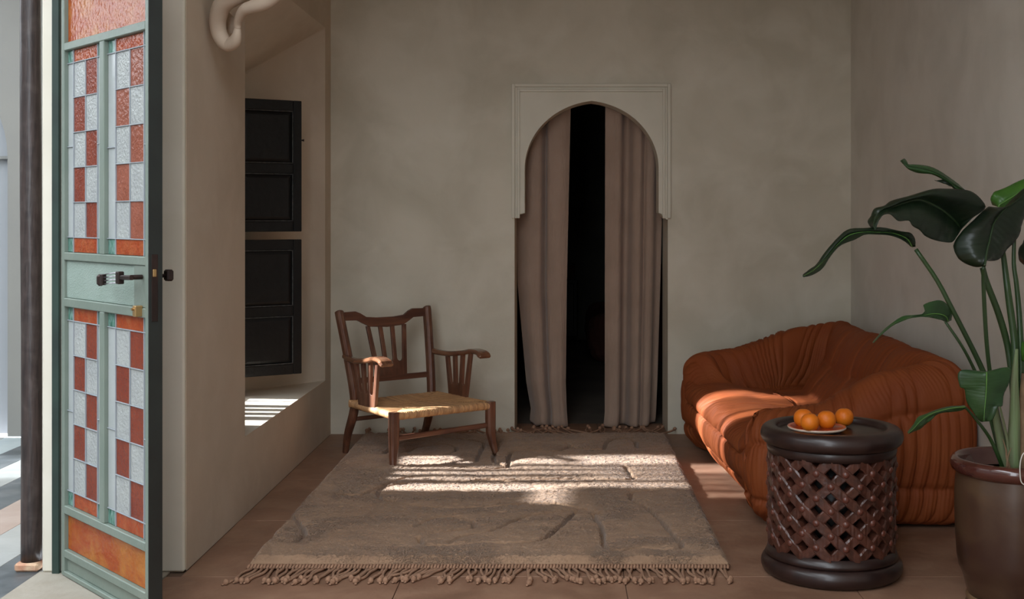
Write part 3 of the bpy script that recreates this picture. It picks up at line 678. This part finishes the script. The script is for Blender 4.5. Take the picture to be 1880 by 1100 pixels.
for fam in (1, -1):
    for k in range(NP):
        n = rows*16; vv = []; ff = []
        wz = per*.262
        for i in range(n+1):
            z = zb+(ztp-zb)*i/n; th = dth*(k+fam*(z-zb)/per)
            cr_ = (i % 8)/8                                   # facets between the crossings
            fac = abs(((z-zb)/per*2) % 1-.5)*2                 # 1 at the crossings
            ro = .2565+.0025*fac-(.003 if fam > 0 else 0)+.0015*float(nl(k*3.3+fam, i*.9))
            ri = .205
            wob = 1+.12*float(nl(k*2.1+fam*5, i*.5))+.08*(1-fac)
            for (r, dz) in ((ri, -wz), (ro-.004, -wz*wob), (ro, -wz*.80), (ro+.0015, wz*.78), (ro-.004, wz*wob), (ri, wz)):
                zz = min(max(z+dz, zb-.005), ztp+.0)
                vv.append((r*math.cos(th), r*math.sin(th), zz))
        for i in range(n):
            for j in range(6): ff.append((i*6+j, i*6+(j+1) % 6, (i+1)*6+(j+1) % 6, (i+1)*6+j))
        ff += [tuple(range(6))[::-1], tuple(range(n*6, n*6+6))]
        MB().add(vv, ff).build('lattice_strip', M['lattice'], tb)
st = MB().lathe([(.0155, -.008), (.0155, .005), (.0125, .011), (.007, .0145), (.0005, .0155)], 10)
sme = bpy.data.meshes.new('stud'); sme.from_pydata(st.v, [], st.f); sme.polygons.foreach_set('use_smooth', st.sm); sme.materials.append(M['stud'])
for j in range(2*rows+1):
    for k in range(NP):
        z = zb+per*j/2; th = dth*(k+(j % 2)*.5)
        if j in (0, 2*rows): continue
        o = link('stud', sme, tb); o.location = (.2505*math.cos(th), .2505*math.sin(th), z)
        o.rotation_euler = Vector((math.cos(th), math.sin(th), 0)).to_track_quat('Z', 'Y').to_euler()
# plate and oranges
PZ = .5816
pl = empty('plate', (1.05, 4.90, PZ), label='small cream plate with coral rim holding oranges on the carved table', cat='plate')
MB().lathe([(.001, 0), (.075, 0), (.082, .003), (.108, .010), (.117, .014), (.119, .019), (.117, .0225), (.108, .021), (.085, .013), (.07, .010), (.001, .010)], 64).build('dish', M['plate'], pl)
MB().lathe([(.1165, .0228), (.1165, .0236), (.106, .0226), (.090, .0165), (.090, .0155), (.106, .0212)], 64).build('rim_band', M['plate_rim'], pl)
mb = MB()
for k in range(9):
    a = k*2*pi/9+.2
    mb.lathe([(.009, 0), (.006, .0006), (.0005, .0008)], 8, c=(.080*math.cos(a), .080*math.sin(a), .0128))
mb.build('painted_dots', M['plate_deco'], pl)
def orange(x, y, z, r, lab, rot):
    o = empty('orange', (x, y, z-r*.96), label=lab, cat='orange', group='oranges on the carved table')
    o.rotation_euler = (0, 0, rot)
    prof = [(max(r*math.sin(a)*(1+.015*math.sin(3*a)), .0005), r-r*.965*math.cos(a)-.0025*math.exp(-((pi-a)/.25)**2)) for a in np.linspace(0.01, pi-.01, 26)]
    MB().lathe(prof, 36, wob=.012).build('peel', M['orange'], o)
    MB().lathe([(.0035, r*1.955), (.003, r*1.966), (.0005, r*1.970)], 7).build('stem_button', M['stalk'], o)
def at_h(px, py, h): z = (CH-h)*FPX/(py-VY); return (px-VX)/FPX*z, z
r0 = .0385
x, y = at_h(1487, 776.5, 0.6315); orange(x, y, 0.6315, r0, 'orange nearest the camera on the plate', .3)
x, y = at_h(1481, 769.5, .6325); orange(.998, y+.012, .6325, r0+.0015, 'orange partly hidden behind the front left one on the plate', 1.8)
x, y = at_h(1520, 773, 0.6315); orange(x-.004, y+.008, 0.6335, r0, 'middle orange at the right side of the plate', 2.5)
x, y = at_h(1550, 766, .622); orange(x, y, .6205, r0+.001, 'orange lying off the plate directly on the table, rightmost', 4)

# ------------------------------------------------------------------ potted plant
PX, PY = 1.690, 4.46
pt = empty('glazed_pot', (PX, PY, 0), label='large brown glazed ceramic pot at the right edge beside the sofa', cat='pot')
MB().lathe([(.001, .0), (.168, .0), (.176, .008), (.172, .020), (.164, .026), (.168, .034), (.172, .044), (.168, .054), (.001, .054)], 72).build('foot', M['pot_foot'], pt)
body = [(.160, .050), (.170, .075), (.178, .11), (.186, .135), (.196, .155), (.203, .20), (.208, .28), (.211, .36), (.212, .42), (.210, .47), (.206, .508), (.206, .52), (.19, .52), (.19, .44), (.001, .44)]
MB().lathe(body, 72, wob=.004).build('body', M['pot'], pt)
MB().lathe([(.195, .500), (.212, .508), (.224, .520), (.230, .536), (.228, .551), (.219, .562), (.207, .566), (.196, .560), (.190, .545), (.188, .50)], 72).build('rim', M['pot_rim'], pt)
mb = MB(); n = 40; nn = Noise(31)
mb.lathe([(.1885, .478)]+[(.189*(1-k/9), .480+.006*math.sin(k*2.1)) for k in range(1, 9)]+[(.001, .483)], 40, c=(0, 0, 0)).build('soil', M['soil'], pt)
plant = empty('bird_of_paradise_plant', (PX, PY, .48), label='tall bird of paradise plant with broad dark leaves growing in the pot', cat='plant')
def c5(l, z): return [P(1460+x/4.4, 270+y/4.4, z if not isinstance(z, (list, tuple)) else z[i]) for i, (x, y) in enumerate(l)]
def c6(l, z): return [P(1640+x/3.1417, 520+y/3.1417, z if not isinstance(z, (list, tuple)) else z[i]) for i, (x, y) in enumerate(l)]
def zr(z0, z1, n): return [z0+(z1-z0)*i/max(n-1, 1) for i in range(n)]
def leaf(top, mid, bot, mat, rib, fold=.03, n=34, seed=0, rw=.006):
    T, Md, B = (smooth_path([tuple(p) for p in q], n) for q in (top, mid, bot))
    nz = Noise(seed+50); w = 13; pos = np.zeros((n, 2*w+1, 3)); u = np.linspace(0, 1, n)
    for j in range(w+1):
        f = j/w; bulge = fold*math.sin(f*pi*.8)
        for k, E in ((w-j, T), (w+j, B)):
            q = Md*(1-f)+E*f; q = q.copy(); q[:, 1] -= bulge*np.sin(u*pi)*(1 if k <= w else .6)
            q[:, 1] += .010*f*nz(u*7+seed, np.full(n, f*2.0+(k > w)*9)); pos[:, k] = q
    V = pos.copy(); V[..., 1] += .0012*np.sin(u*110)[:, None]
    o = grid_obj('leaf', V, mat, plant, world=True)
    s = o.modifiers.new('thickness', 'SOLIDIFY'); s.thickness = .0016; s.offset = 0
    mb = MB(); pts = Md.copy(); pts[:, 1] -= .003
    mb.sweep(pts, [(rw*(1-.8*i/n), rw*(1-.8*i/n)) for i in range(n)], up=(0, 1, .1), n=6, smooth=True)
    mb.build('midrib', rib, o, world=True)
    return o
Z = 4.42
leaf(c5([(970,805),(968,740),(935,695),(860,683),(700,650),(560,655),(430,665),(340,735),(240,850),(170,950),(120,985),(58,1030)], zr(Z, Z-.25, 12)),
     c5([(945,808),(905,745),(840,712),(760,692),(650,688),(540,688),(430,715),(340,790),(245,900),(180,968),(120,1010),(60,1046)], zr(Z, Z-.28, 12)),
     c5([(925,800),(885,765),(830,735),(750,712),(650,706),(560,708),(480,745),(360,795),(280,885),(215,980),(130,1035),(72,1052)], zr(Z-.03, Z-.30, 12)), M['leaf'], M['rib'], .012, 44, 1, .004)
leaf(c6([(338,215),(340,165),(302,115),(250,97),(170,122),(182,150),(172,176),(120,184),(40,195),(-60,270),(-119,340)], zr(Z+.02, Z-.2, 11)),
     c6([(315,222),(305,195),(275,180),(235,176),(200,180),(170,186),(130,190),(90,196),(0,232),(-70,288),(-120,342)], zr(Z, Z-.23, 11)),
     c6([(290,220),(275,212),(250,206),(220,200),(190,195),(165,192),(130,196),(80,206),(0,244),(-70,300),(-119,344)], zr(Z-.02, Z-.25, 11)), M['leaf2'], M['rib'], .01, 40, 2, .004)
leaf(c5([(1335,665),(1430,570),(1528,492),(1470,400),(1380,350),(1200,338),(1080,345),(900,397),(760,435),(700,475),(620,500),(598,560),(580,600),(605,645),(640,668)], zr(Z+.06, Z-.1, 15)),
     c5([(1335,662),(1310,625),(1270,580),(1220,535),(1170,500),(1100,460),(1030,430),(960,428),(880,450),(800,480),(730,505),(680,540),(645,580),(632,630),(645,668)], zr(Z+.10, Z-.16, 15)),
     c5([(1337,668),(1300,720),(1258,768),(1180,765),(1100,745),(1040,715),(1000,672),(940,638),(905,595),(820,597),(760,545),(705,548),(672,590),(660,630),(650,670)], zr(Z+.02, Z-.16, 15)), M['leaf'], M['ribdark'], .05, 60, 3, .010)
leaf(c5([(1520,962),(1440,966),(1330,915),(1275,840),(1268,770),(1330,670),(1420,590),(1530,495),(1562,483),(1650,500),(1740,420),(1848,330),(1960,300)], zr(Z-.06, Z+.12, 13)),
     c5([(1528,958),(1536,910),(1546,850),(1560,790),(1572,740),(1588,670),(1606,610),(1640,560),(1690,505),(1750,460),(1820,415),(1900,370),(1965,340)], zr(Z-.10, Z+.08, 13)),
     c5([(1535,950),(1545,920),(1575,920),(1620,912),(1660,880),(1700,825),(1745,775),(1790,700),(1812,620),(1850,540),(1890,480),(1930,430),(1970,380)], zr(Z-.06, Z+.10, 13)), M['leaf'], M['ribdark'], .05, 60, 4, .010)
leaf(c5([(1600,468),(1570,420),(1590,370),(1650,345),(1750,300),(1848,258),(1960,225)], Z+.22), c5([(1640,485),(1650,465),(1690,440),(1740,410),(1800,370),(1870,320),(1965,280)], Z+.17),
     c5([(1650,498),(1690,495),(1740,480),(1790,440),(1850,395),(1900,350),(1970,310)], Z+.2), M['leaf3'], M['rib'], .02, 30, 5)
leaf(c5([(1380,352),(1300,285),(1210,225),(1120,172),(1040,148),(960,141),(915,140),(900,115),(876,94)], Z+.12), c5([(1370,350),(1290,305),(1200,240),(1110,195),(1030,172),(960,160),(905,150),(880,125),(862,102)], Z+.09),
     c5([(1295,340),(1255,300),(1192,262),(1105,222),(1010,212),(960,200),(915,182),(880,148),(853,110)], Z+.1), M['leaf2'], M['ribdark'], .01, 40, 6, .004)
leaf(c5([(1295,338),(1290,318),(1240,285),(1195,262)], Z+.11), c5([(1290,338),(1262,318),(1220,300),(1140,272)], Z+.10), c5([(1288,340),(1250,318),(1200,295),(1120,268)], Z+.11), M['leaf'], M['ribdark'], .004, 16, 7, .002)
leaf(c5([(1865,975),(1800,900),(1790,830),(1820,775),(1870,735),(1940,720)], Z+.1), c5([(1870,975),(1865,920),(1865,860),(1880,810),(1910,760),(1960,730)], Z+.06),
     c5([(1880,975),(1930,930),(1960,870),(1970,820),(1975,770),(1970,735)], Z+.1), M['leaf'], M['ribdark'], .03, 24, 8)
leaf(c6([(535,512),(380,503),(376,590),(405,610),(420,680),(465,755),(495,792),(518,800)], zr(Z-.12, Z-.1, 8)), c6([(537,512),(537,545),(536,590),(534,630),(530,680),(526,720),(523,760),(521,798)], zr(Z-.15, Z-.14, 8)),
     c6([(540,512),(672,488),(668,570),(640,640),(622,705),(598,712),(570,785),(524,800)], zr(Z-.13, Z-.12, 8)), M['leaf2'], M['rib'], .004, 40, 9, .005)
leaf(c6([(416,707),(380,708),(330,710),(270,722),(210,742),(170,760),(140,778),(110,820),(83,862)], zr(Z-.1, Z-.3, 9)), c6([(417,713),(380,716),(330,722),(270,735),(220,752),(180,775),(150,800),(115,840),(85,866)], zr(Z-.13, Z-.33, 9)),
     c6([(417,719),(380,735),(330,742),(290,747),(240,765),(200,800),(165,838),(125,855),(88,868)], zr(Z-.1, Z-.3, 9)), M['leaf2'], M['rib'], .008, 34, 10, .004)
leaf(c6([(745,450),(735,400),(738,350),(755,325)], Z-.02), c6([(760,450),(762,400),(765,350),(770,325)], Z-.04), c6([(790,450),(800,400),(800,350),(790,325)], Z-.02), M['leaf3'], M['rib'], .01, 16, 11)
def stalk(pts, r, mat='stem', name='stalk', n=28):
    q = smooth_path([tuple(p) for p in pts], n); rr = np.interp(np.linspace(0, 1, n), np.linspace(0, 1, len(r)), r)
    return MB().sweep(q, [(a*2, a*2*.85) for a in rr], up=(0, 1, 0), n=10, smooth=True).build(name, M[mat], plant, world=True)
zb_ = PY-.01
stalk(c6([(655,1075),(600,800),(560,620),(510,490),(440,345),(340,150),(250,-20),(130,-195)], [PY, PY+.03, PY, PY, PY-.02, Z, Z, Z]), [.012, .011, .010, .009, .008])
stalk(c6([(640,1075),(580,850),(520,620),(470,505),(400,370),(300,222)], [PY+.02, PY+.03, PY+.01, PY, Z, Z]), [.009, .008, .006, .005])
stalk(c6([(670,1075),(620,850),(580,660),(555,500),(535,300),(520,0),(521,-95)], [PY+.03, PY+.03, PY+.02, PY, Z, Z-.05, Z-.08]), [.011, .010, .008, .008, .007])
stalk(c6([(690,1075),(700,800),(690,600),(678,480),(655,340),(605,170),(540,0),(515,-90)], [PY, PY, PY, PY, PY, Z+.02, Z, Z]), [.013, .013, .013, .011])
stalk(c6([(700,1075),(702,800),(702,500),(700,340),(668,100),(655,0),(636,-150),(620,-260)], [PY-.03]*3+[PY-.02]*2+[Z+.02, Z+.05, Z+.06]), [.016, .015, .014, .012, .008])
stalk(c6([(715,1075),(735,800),(738,500),(735,340),(724,150),(710,0),(695,-120),(700,-330)], [PY-.02]*4+[Z+.05]*4), [.014, .012, .011, .009, .007])
stalk(c6([(632,1070),(600,985),(560,900),(520,840),(480,790),(440,742),(412,714)], [PY-.06, PY-.08, Z-.05, Z-.07, Z-.08, Z-.1, Z-.12]), [.008, .007, .006, .005, .004])
stalk(c6([(652,1075),(632,960),(605,840),(580,700)], PY-.05), [.020, .019, .016, .012], 'sheath', 'sheath')
stalk(c6([(692,1075),(695,900),(700,750),(700,560),(712,380)], PY-.07), [.026, .024, .020, .014, .006], 'sheath', 'sheath')
stalk(c6([(735,1075),(745,900),(750,700),(755,520)], PY-.04), [.022, .022, .018, .01], 'dry', 'sheath')
stalk(c6([(668,1070),(660,930),(640,820),(612,700)], PY-.08), [.007, .006, .005, .003], 'sheath', 'sheath')
stalk(c6([(672,1075),(655,1010),(650,960),(632,900)], PY-.10), [.006, .004, .003, .001], 'dry', 'dry_bract')
stalk(c6([(655,1060),(662,1000),(680,950)], PY-.105), [.004, .003, .001], 'dry', 'dry_bract')
q = smooth_path([tuple(P(x, y, PY-.235)) for x, y in ((1890, 835), (1880, 832), (1874, 845), (1872.5, 865), (1875, 885), (1884, 892))], 24)
cd = MB().sweep(q, .0045, up=(0, 1, 0), n=6, smooth=True).build('white_cord', M['cord'], label='thin white cord looped over the rim of the brown pot', cat='cord')

# ------------------------------------------------------------------ curtains
def curtain(name, xs_top, xs_bot, nf, y0, amp, seed, label, swirl=1, hem=.012):
    nu, nv = 260, 150; u = np.linspace(0, 1, nu)[:, None]; v = np.linspace(0, 1, nv)[None, :]; nz = Noise(seed); h = hem+(2.42-hem)*v
    xl = np.interp(h, [0, .03, .10, .3, 1.0, 2.4], xs_bot[0]+[xs_top[0]]); xr = np.interp(h, [0, .03, .10, .3, 1.0, 2.4], xs_bot[1]+[xs_top[1]])
    uw = np.clip(u+.018*nz(u*2+seed, v*1.4)*np.sin(pi*u)+.02*(1-v)*np.sin(2*pi*u), 0, 1)
    prof = smooth_path(np.array(nf), 200)
    yy = y0+np.interp(uw, prof[:, 0], prof[:, 1])*(.85+.3*nz(u*1.5, v*1.2+seed))*(1+.25*(1-v)**2)
    yy = yy+.006*nz(u*9, v*2.2+seed)+.0015*nz(u*40, v*90)+.025*np.exp(-h/.05)*nz(u*5, 1+0*v)
    x = xl+(xr-xl)*(u+.03*np.sin(2*pi*u*2.2+seed)*np.sin(pi*u))
    zz = h+.012*np.exp(-h/.08)*nz(u*6, v*0+2)+0*u
    o = empty(name, ((xs_top[0]+xs_top[1])/2, y0, 0), label=label, cat='curtain', group='linen curtains in the arched doorway')
    g = grid_obj('cloth', np.stack([x, yy, np.maximum(zz, .004)], -1), M['linen'], o, world=True)
    s = g.modifiers.new('thickness', 'SOLIDIFY'); s.thickness = .003; s.offset = 0
    for e, uu_ in ((0, 1), (-1, 1)):
        col = np.stack([x[e]+0*h[0], yy[e], np.maximum(zz[e], .006)], -1)[::3]
        MB().sweep(col, (.006, .005), up=(0, 1, 0), n=6, smooth=True).build('side_hem', M['linen'], o, world=True)
    return o
k = 8.31/2200
def X(px): return (px-VX)*k
curtain('linen_curtain', (X(944), X(1048)), ([X(975), X(972), X(975), X(966), X(950)], [X(1042), X(1042), X(1040), X(1038), X(1040)]), [(0, .10), (.10, .06), (.28, .0), (.42, .005), (.50, .07), (.57, .10), (.63, .01), (.80, -.02), (.92, -.01), (1, .01)], 8.30, .045, 2, 'left taupe linen curtain panel hanging in the arched doorway')
curtain('linen_curtain', (X(1112), X(1222)), ([X(1108), X(1109), X(1111), X(1111), X(1111)], [X(1205), X(1206), X(1207), X(1209), X(1214)]), [(0, .01), (.12, -.015), (.28, -.005), (.36, .08), (.44, .095), (.50, .02), (.58, .0), (.66, .045), (.74, .02), (.84, .03), (.90, .11), (1, .13)], 8.29, .045, 6, 'right taupe linen curtain panel hanging in the arched doorway')
rod = empty('curtain_rod', (.2, 8.31, 2.40), label='slim dark rod hidden behind the arch carrying the curtains', cat='rod')
MB().sweep([(DX0-.3, 8.50, 2.44), (DX1+.3, 8.50, 2.44)], .02, n=10, smooth=True).build('bar', M['bronze'], rod, world=True)

# ------------------------------------------------------------------ dim things beyond the curtains
so2 = empty('lounge_sofa', (.95, 12.4, 0), label='maroon quilted lounge sofa dimly seen between the curtains', cat='sofa')
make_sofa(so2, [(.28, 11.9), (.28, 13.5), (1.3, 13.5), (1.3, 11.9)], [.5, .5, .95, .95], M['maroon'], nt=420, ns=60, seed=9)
sb = empty('sideboard', (-.35, 13.9, 0), label='dark sideboard dimly seen between the curtains', cat='cabinet')
MB().cbox(-.9, .2, 13.6, 14.1, .1, .75, .01).build('carcass', M['black_wood'], sb, world=True)
MB().cbox(-.85, -.37, 13.585, 13.6, .15, .70, .006).build('door', M['black_wood'], sb, world=True)
MB().cbox(-.35, .16, 13.585, 13.6, .15, .70, .006).build('door', M['black_wood'], sb, world=True)
bx = empty('wooden_box', (.085, 13.85, .75), label='dark square box standing on the dim sideboard', cat='box')
MB().cbox(-.0, .17, 13.78, 13.92, .75, .90, .008).build('body', M['maroon'], bx, world=True)
MB().cbox(-.005, .175, 13.775, 13.925, .90, .92, .006).build('lid', M['black_wood'], bx, world=True)

# ------------------------------------------------------------------ shutters
def shutter(loc, rz, w, z0, z1, label, knob=True, name='shutter', mid=None):
    """hinge at loc, leaf along local +x, face with mouldings towards local -y"""
    o = empty(name, (loc[0], loc[1], z0), rz=rz, label=label, cat='shutter')
    h = z1-z0; st_ = .052; t = .030; m = mid if mid is not None else h*.47
    wood = M['black_wood']
    MB().cbox(0, st_, 0, t, 0, h, .003).build('stile', wood, o); MB().cbox(w-st_, w, 0, t, 0, h, .003).build('stile', wood, o)
    for a, b in ((0, .062), (m-.03, m+.03), (h-.062, h)): MB().cbox(st_, w-st_, .001, t-.001, a, b, .003).build('rail', wood, o)
    for a, b in ((.062, m-.03), (m+.03, h-.062)):
        x0, x1 = st_, w-st_
        mb = MB(); c = .028
        mb.add([(x0, .016, a), (x1, .016, a), (x1, .016, b), (x0, .016, b), (x0+c, .007, a+c), (x1-c, .007, a+c), (x1-c, .007, b-c), (x0+c, .007, b-c)],
               [(0, 1, 5, 4), (1, 2, 6, 5), (2, 3, 7, 6), (3, 0, 4, 7), (4, 5, 6, 7)])
        mb.box(x0, x1, .016, .024, a, b).build('panel', wood, o)
        mb = MB(); e = .007
        mb.cbox(x0, x0+e, .001, .012, a, b, .002).cbox(x1-e, x1, .001, .012, a, b, .002).cbox(x0, x1, .001, .012, a, a+e, .002).cbox(x0, x1, .001, .012, b-e, b, .002)
        mb.build('moulding', M['worn_black'], o)
    for zz in (.1*h, .9*h): MB().sweep([(-.006, .01, zz-.03), (-.006, .01, zz+.03)], .014, up=(0, 1, 0), n=8, smooth=True).build('hinge', M['bronze'], o)
    if knob: MB().sweep([(w, .015, h*.70), (w+.006, .015, h*.70), (w+.018, .015, h*.70)], [(.008, .008), (.008, .008), (.016, .016)], up=(0, 0, 1), n=8, smooth=True).build('knob', M['bronze'], o)
    return o
# visible leaves folded back on the far reveal
a_ = P(554, 300, 7.30); hx, hy = -1.925, 7.085
ang = math.atan2(a_.y-hy, a_.x-hx); w_ = math.hypot(a_.x-hx, a_.y-hy)
shutter((hx, hy), ang, w_, 1.370, 2.165, 'upper black panelled shutter leaf folded open in the window niche', mid=.795*.48)
shutter((hx, hy), ang, w_, .505, 1.322, 'lower black panelled shutter leaf folded open in the window niche', mid=.817*.47, knob=False)
# window frame
wf_ = empty('window_1', (-2.05, 6.48, .45), kind='structure', label='black framed window in the left niche')
MB().cbox(-2.08, -2.03, 5.86, 5.91, .45, 2.27, .004).cbox(-2.08, -2.03, 7.05, 7.10, .45, 2.27, .004).cbox(-2.08, -2.03, 5.91, 7.05, .45, .50, .004).cbox(-2.08, -2.03, 5.91, 7.05, 2.22, 2.27, .004).build('window_frame', M['black_wood'], wf_, world=True)
MB().cbox(-2.075, -2.035, 6.32, 6.44, .50, 2.22, .004).cbox(-2.075, -2.035, 6.48, 6.57, .50, 2.22, .004).cbox(-2.075, -2.035, 6.61, 6.70, .50, 2.22, .004).cbox(-2.075, -2.035, 6.735, 6.83, .50, 2.22, .004).build('mullion', M['black_wood'], wf_, world=True)  # unseen bars added and spaced to cut the sunlight into stripes
MB().cbox(-2.07, -2.04, 6.955, 6.975, .50, 2.22, .003).build('sun_break_bar', M['bronze'], wf_, world=True)  # unseen bar added to split the far sun stripe
MB().cbox(-2.07, -2.04, 5.91, 7.05, 1.52, 1.56, .003).build('sun_break_bar', M['bronze'], wf_, world=True)  # unseen crossbar added to break up the sun stripes
shutter((-1.97, 5.90), pi/2-.05, .36, 1.10, 2.165, 'upper unseen black leaf added to block sun on the near side of the window niche', mid=.4, knob=False)  # hidden leaf added to cut off the upper part of the near sun stripe
shutter((-1.97, 5.90), pi/2-.12, .27, .505, 1.03, 'lower unseen black leaf added to block sun on the near side of the window niche', mid=.25, knob=False)  # hidden leaf added to limit the near edge of the sun stripe

# ------------------------------------------------------------------ glazed door
dr = empty('door_1', (-2.029, 4.876, 0), rz=math.atan2(-.731, .682), kind='structure', label='open sage green glazed door with red and white stained glass checkers')
DW = .820; g = M['green']; T = .052
def mem(name, x0, x1, z0, z1, y0=.0, y1=T-.004, mat=None): MB().cbox(x0, x1, y0, y1, z0, z1, .003).build(name, mat or g, dr)
mem('stile', 0, .026, .004, 2.62); mem('stile', .793, DW, .004, 2.62)
for a, b in ((2.58, 2.62), (2.132, 2.164), (1.284, 1.316), (1.096, 1.131), (.257, .290), (.079, .111), (.004, .024)): mem('rail', .026, .793, a, b)
mem('mullion', .384, .4255, 1.316, 2.132); mem('mullion', .384, .4255, .290, 1.096)
mem('kick_panel', .026, .793, .024, .079, .014, .03)
MB().cbox(DW, DW+.004, -.0, T, .004, 2.62, .001).cbox(DW-.03, DW, T-.004, T, .004, 2.62, .001).build('edge_strip', M['edge'], dr)
mem('lock_block', .690, .793, 1.131, 1.284, .004, .04); mem('sheet_panel', .026, .690, 1.131, 1.284, .012, .02, M['plate_glass'])
def pane(x0, x1, z0, z1, mat, e=.0015):
    MB().cbox(x0+e, x1-e, .018+random.uniform(-.0008, .0008), .024, z0+e, z1-e, .001).build('pane', M[mat], dr)
def came(x0, x1, z0, z1): MB().cbox(x0, x1, .013, .027, z0, z1, .001).build('came', M['came'], dr)
pane(.026, .793, 2.164, 2.58, 'g_amber'); pane(.026, .793, .111, .257, 'g_amber')
for (zA, zB, zt_, zb2, hl) in ((1.316, 2.132, .052, .061, .52), (.290, 1.096, .056, .060, .47)):
    for li, (xs_) in enumerate(((.026, .0896, .2127, .3314, .384), (.4255, .5016, .6294, .752, .793))):
        x0, x1, x2, x3, x4 = xs_
        pane(x0, x1, zB-zt_, zB, 'g_green'); pane(x1, x3, zB-zt_, zB, 'g_orange'); pane(x3, x4, zB-zt_, zB, 'g_green')
        pane(x0, x1, zA, zA+zb2, 'g_green'); pane(x1, x3, zA, zA+zb2, 'g_orange'); pane(x3, x4, zA, zA+zb2, 'g_green')
        lo_, hi_ = zA+zb2, zB-zt_; hh = (hi_-lo_)/5; zm = lo_+(hi_-lo_)*hl-.02*li
        for a, b in ((x0, x1), (x3, x4)): pane(a, b, lo_, zm, 'g_strip'); pane(a, b, zm, hi_, 'g_strip'); came(a, b, zm-.002, zm+.002)
        for r in range(5):
            for cI, (a, b) in enumerate(((x1, x2), (x2, x3))):
                red = (r+cI) % 2 == 1
                pane(a, b, hi_-(r+1)*hh, hi_-r*hh, ('g_pink' if (zA > 1 and li == 1) else 'g_red') if red else 'g_white')
            if r: came(x1, x3, hi_-r*hh-.002, hi_-r*hh+.002)
        came(x1-.002, x1+.002, zA, zB); came(x3-.002, x3+.002, zA, zB); came(x2-.002, x2+.002, lo_, hi_)
        came(x0, x4, lo_-.002, lo_+.002); came(x0, x4, hi_-.002, hi_+.002)
hd = MB().sweep([(.770, .0, 1.243), (.770, -.048, 1.243)], .018, up=(0, 0, 1), n=12, smooth=True).sweep([(.785, -.045, 1.243), (.70, -.048, 1.240)], (.016, .018), n=4)
hd.cbox(.676, .702, -.060, -.036, 1.216, 1.262, .003).cbox(.505, .529, -.062, -.036, 1.202, 1.246, .008).cbox(.529, .552, -.058, -.040, 1.206, 1.246, .002)
ho = hd.build('door_handle', M['bronze'], dr, bevel=.001)
for q in range(4):
    MB().sweep([(.515, -.049, 1.208+.0115*q), (.680, -.049, 1.221+.0125*q)], .0045, n=8, smooth=True).build('rod', M['chrome'], ho)
MB().cbox(.745, .770, -.026, .004, 1.100, 1.140, .003).sweep([(.757, -.026, 1.128), (.757, -.034, 1.128)], .010, up=(0, 0, 1), n=8).build('key_cylinder', M['brass'], dr)
lp = MB().cbox(DW+.004, DW+.0065, .010, .034, 1.085, 1.325, .001).build('lock_plate', M['bronze'], dr)
MB().cbox(DW+.006, DW+.014, .013, .026, 1.245, 1.272, .002).build('latch', M['brass'], lp)
MB().sweep([(.770, T, 1.245), (.770, T+.04, 1.245)], .014, up=(0, 0, 1), n=10, smooth=True).cbox(.752, .790, T+.035, T+.060, 1.225, 1.267, .006).build('door_knob', M['bronze'], dr)

# ------------------------------------------------------------------ plaster curl on the wall
cu = empty('plaster_curl', (-1.53, 5.5, 2.3), label='pale plaster sculpture curling like a looped horn, fixed high on the left wall', cat='sculpture')
zc = 5.42
def cp(x, y, z): return tuple(P(360+x/5.788, y/5.788, z))
path = smooth_path([cp(900, -260, 5.02), cp(640, -170, 5.08), cp(430, -60, 5.12), cp(290, 40, 5.16), (cp(235, 190, 5.2)), cp(240, 330, 5.22), cp(290, 440, 5.22), cp(345, 472, 5.22), cp(405, 445, 5.20), cp(432, 380, 5.18), cp(442, 300, 5.17)], 60)
rad = np.interp(np.linspace(0, 1, 60), [0, .25, .45, .7, .85, 1], [.050, .042, .036, .031, .026, .014])
MB().sweep(path, [(a*2, a*2) for a in rad], up=(0, 1, 0), n=20, smooth=True).build('outer_curl', M['sculpt'], cu, world=True)
path = smooth_path([cp(442, 300, 5.17), cp(446, 240, 5.16), cp(468, 165, 5.13), cp(520, 100, 5.10), cp(600, 70, 5.08), cp(700, 40, 5.06), cp(800, -20, 5.04), cp(900, -120, 5.02)], 50)
rad = np.interp(np.linspace(0, 1, 50), [0, .2, .5, 1], [.014, .018, .026, .034])
MB().sweep(path, [(a*2, a*2) for a in rad], up=(0, 1, 0), n=18, smooth=True).build('inner_curl', M['sculpt'], cu, world=True)
mb = MB(); pl_ = [cp(330, 100, 5.30), cp(420, 180, 5.26), cp(440, 290, 5.26), cp(380, 370, 5.30), cp(300, 360, 5.34), cp(280, 200, 5.34)]
pl2 = [(p[0]-.05, p[1]+.03, p[2]) for p in pl_]; n = 6
mb.add(pl_+pl2, [tuple(range(6)), tuple(range(6, 12))[::-1]]+[(i, (i+1) % 6, 6+(i+1) % 6, 6+i) for i in range(6)]).build('web', M['sculpt'], cu, world=True, bevel=.01)
MB().sweep([(-1.545, 5.32, 2.52), (-1.40, 5.20, 2.50)], (.09, .10), up=(0, 0, 1), n=16, smooth=True).build('wall_mount', M['sculpt'], cu, world=True)
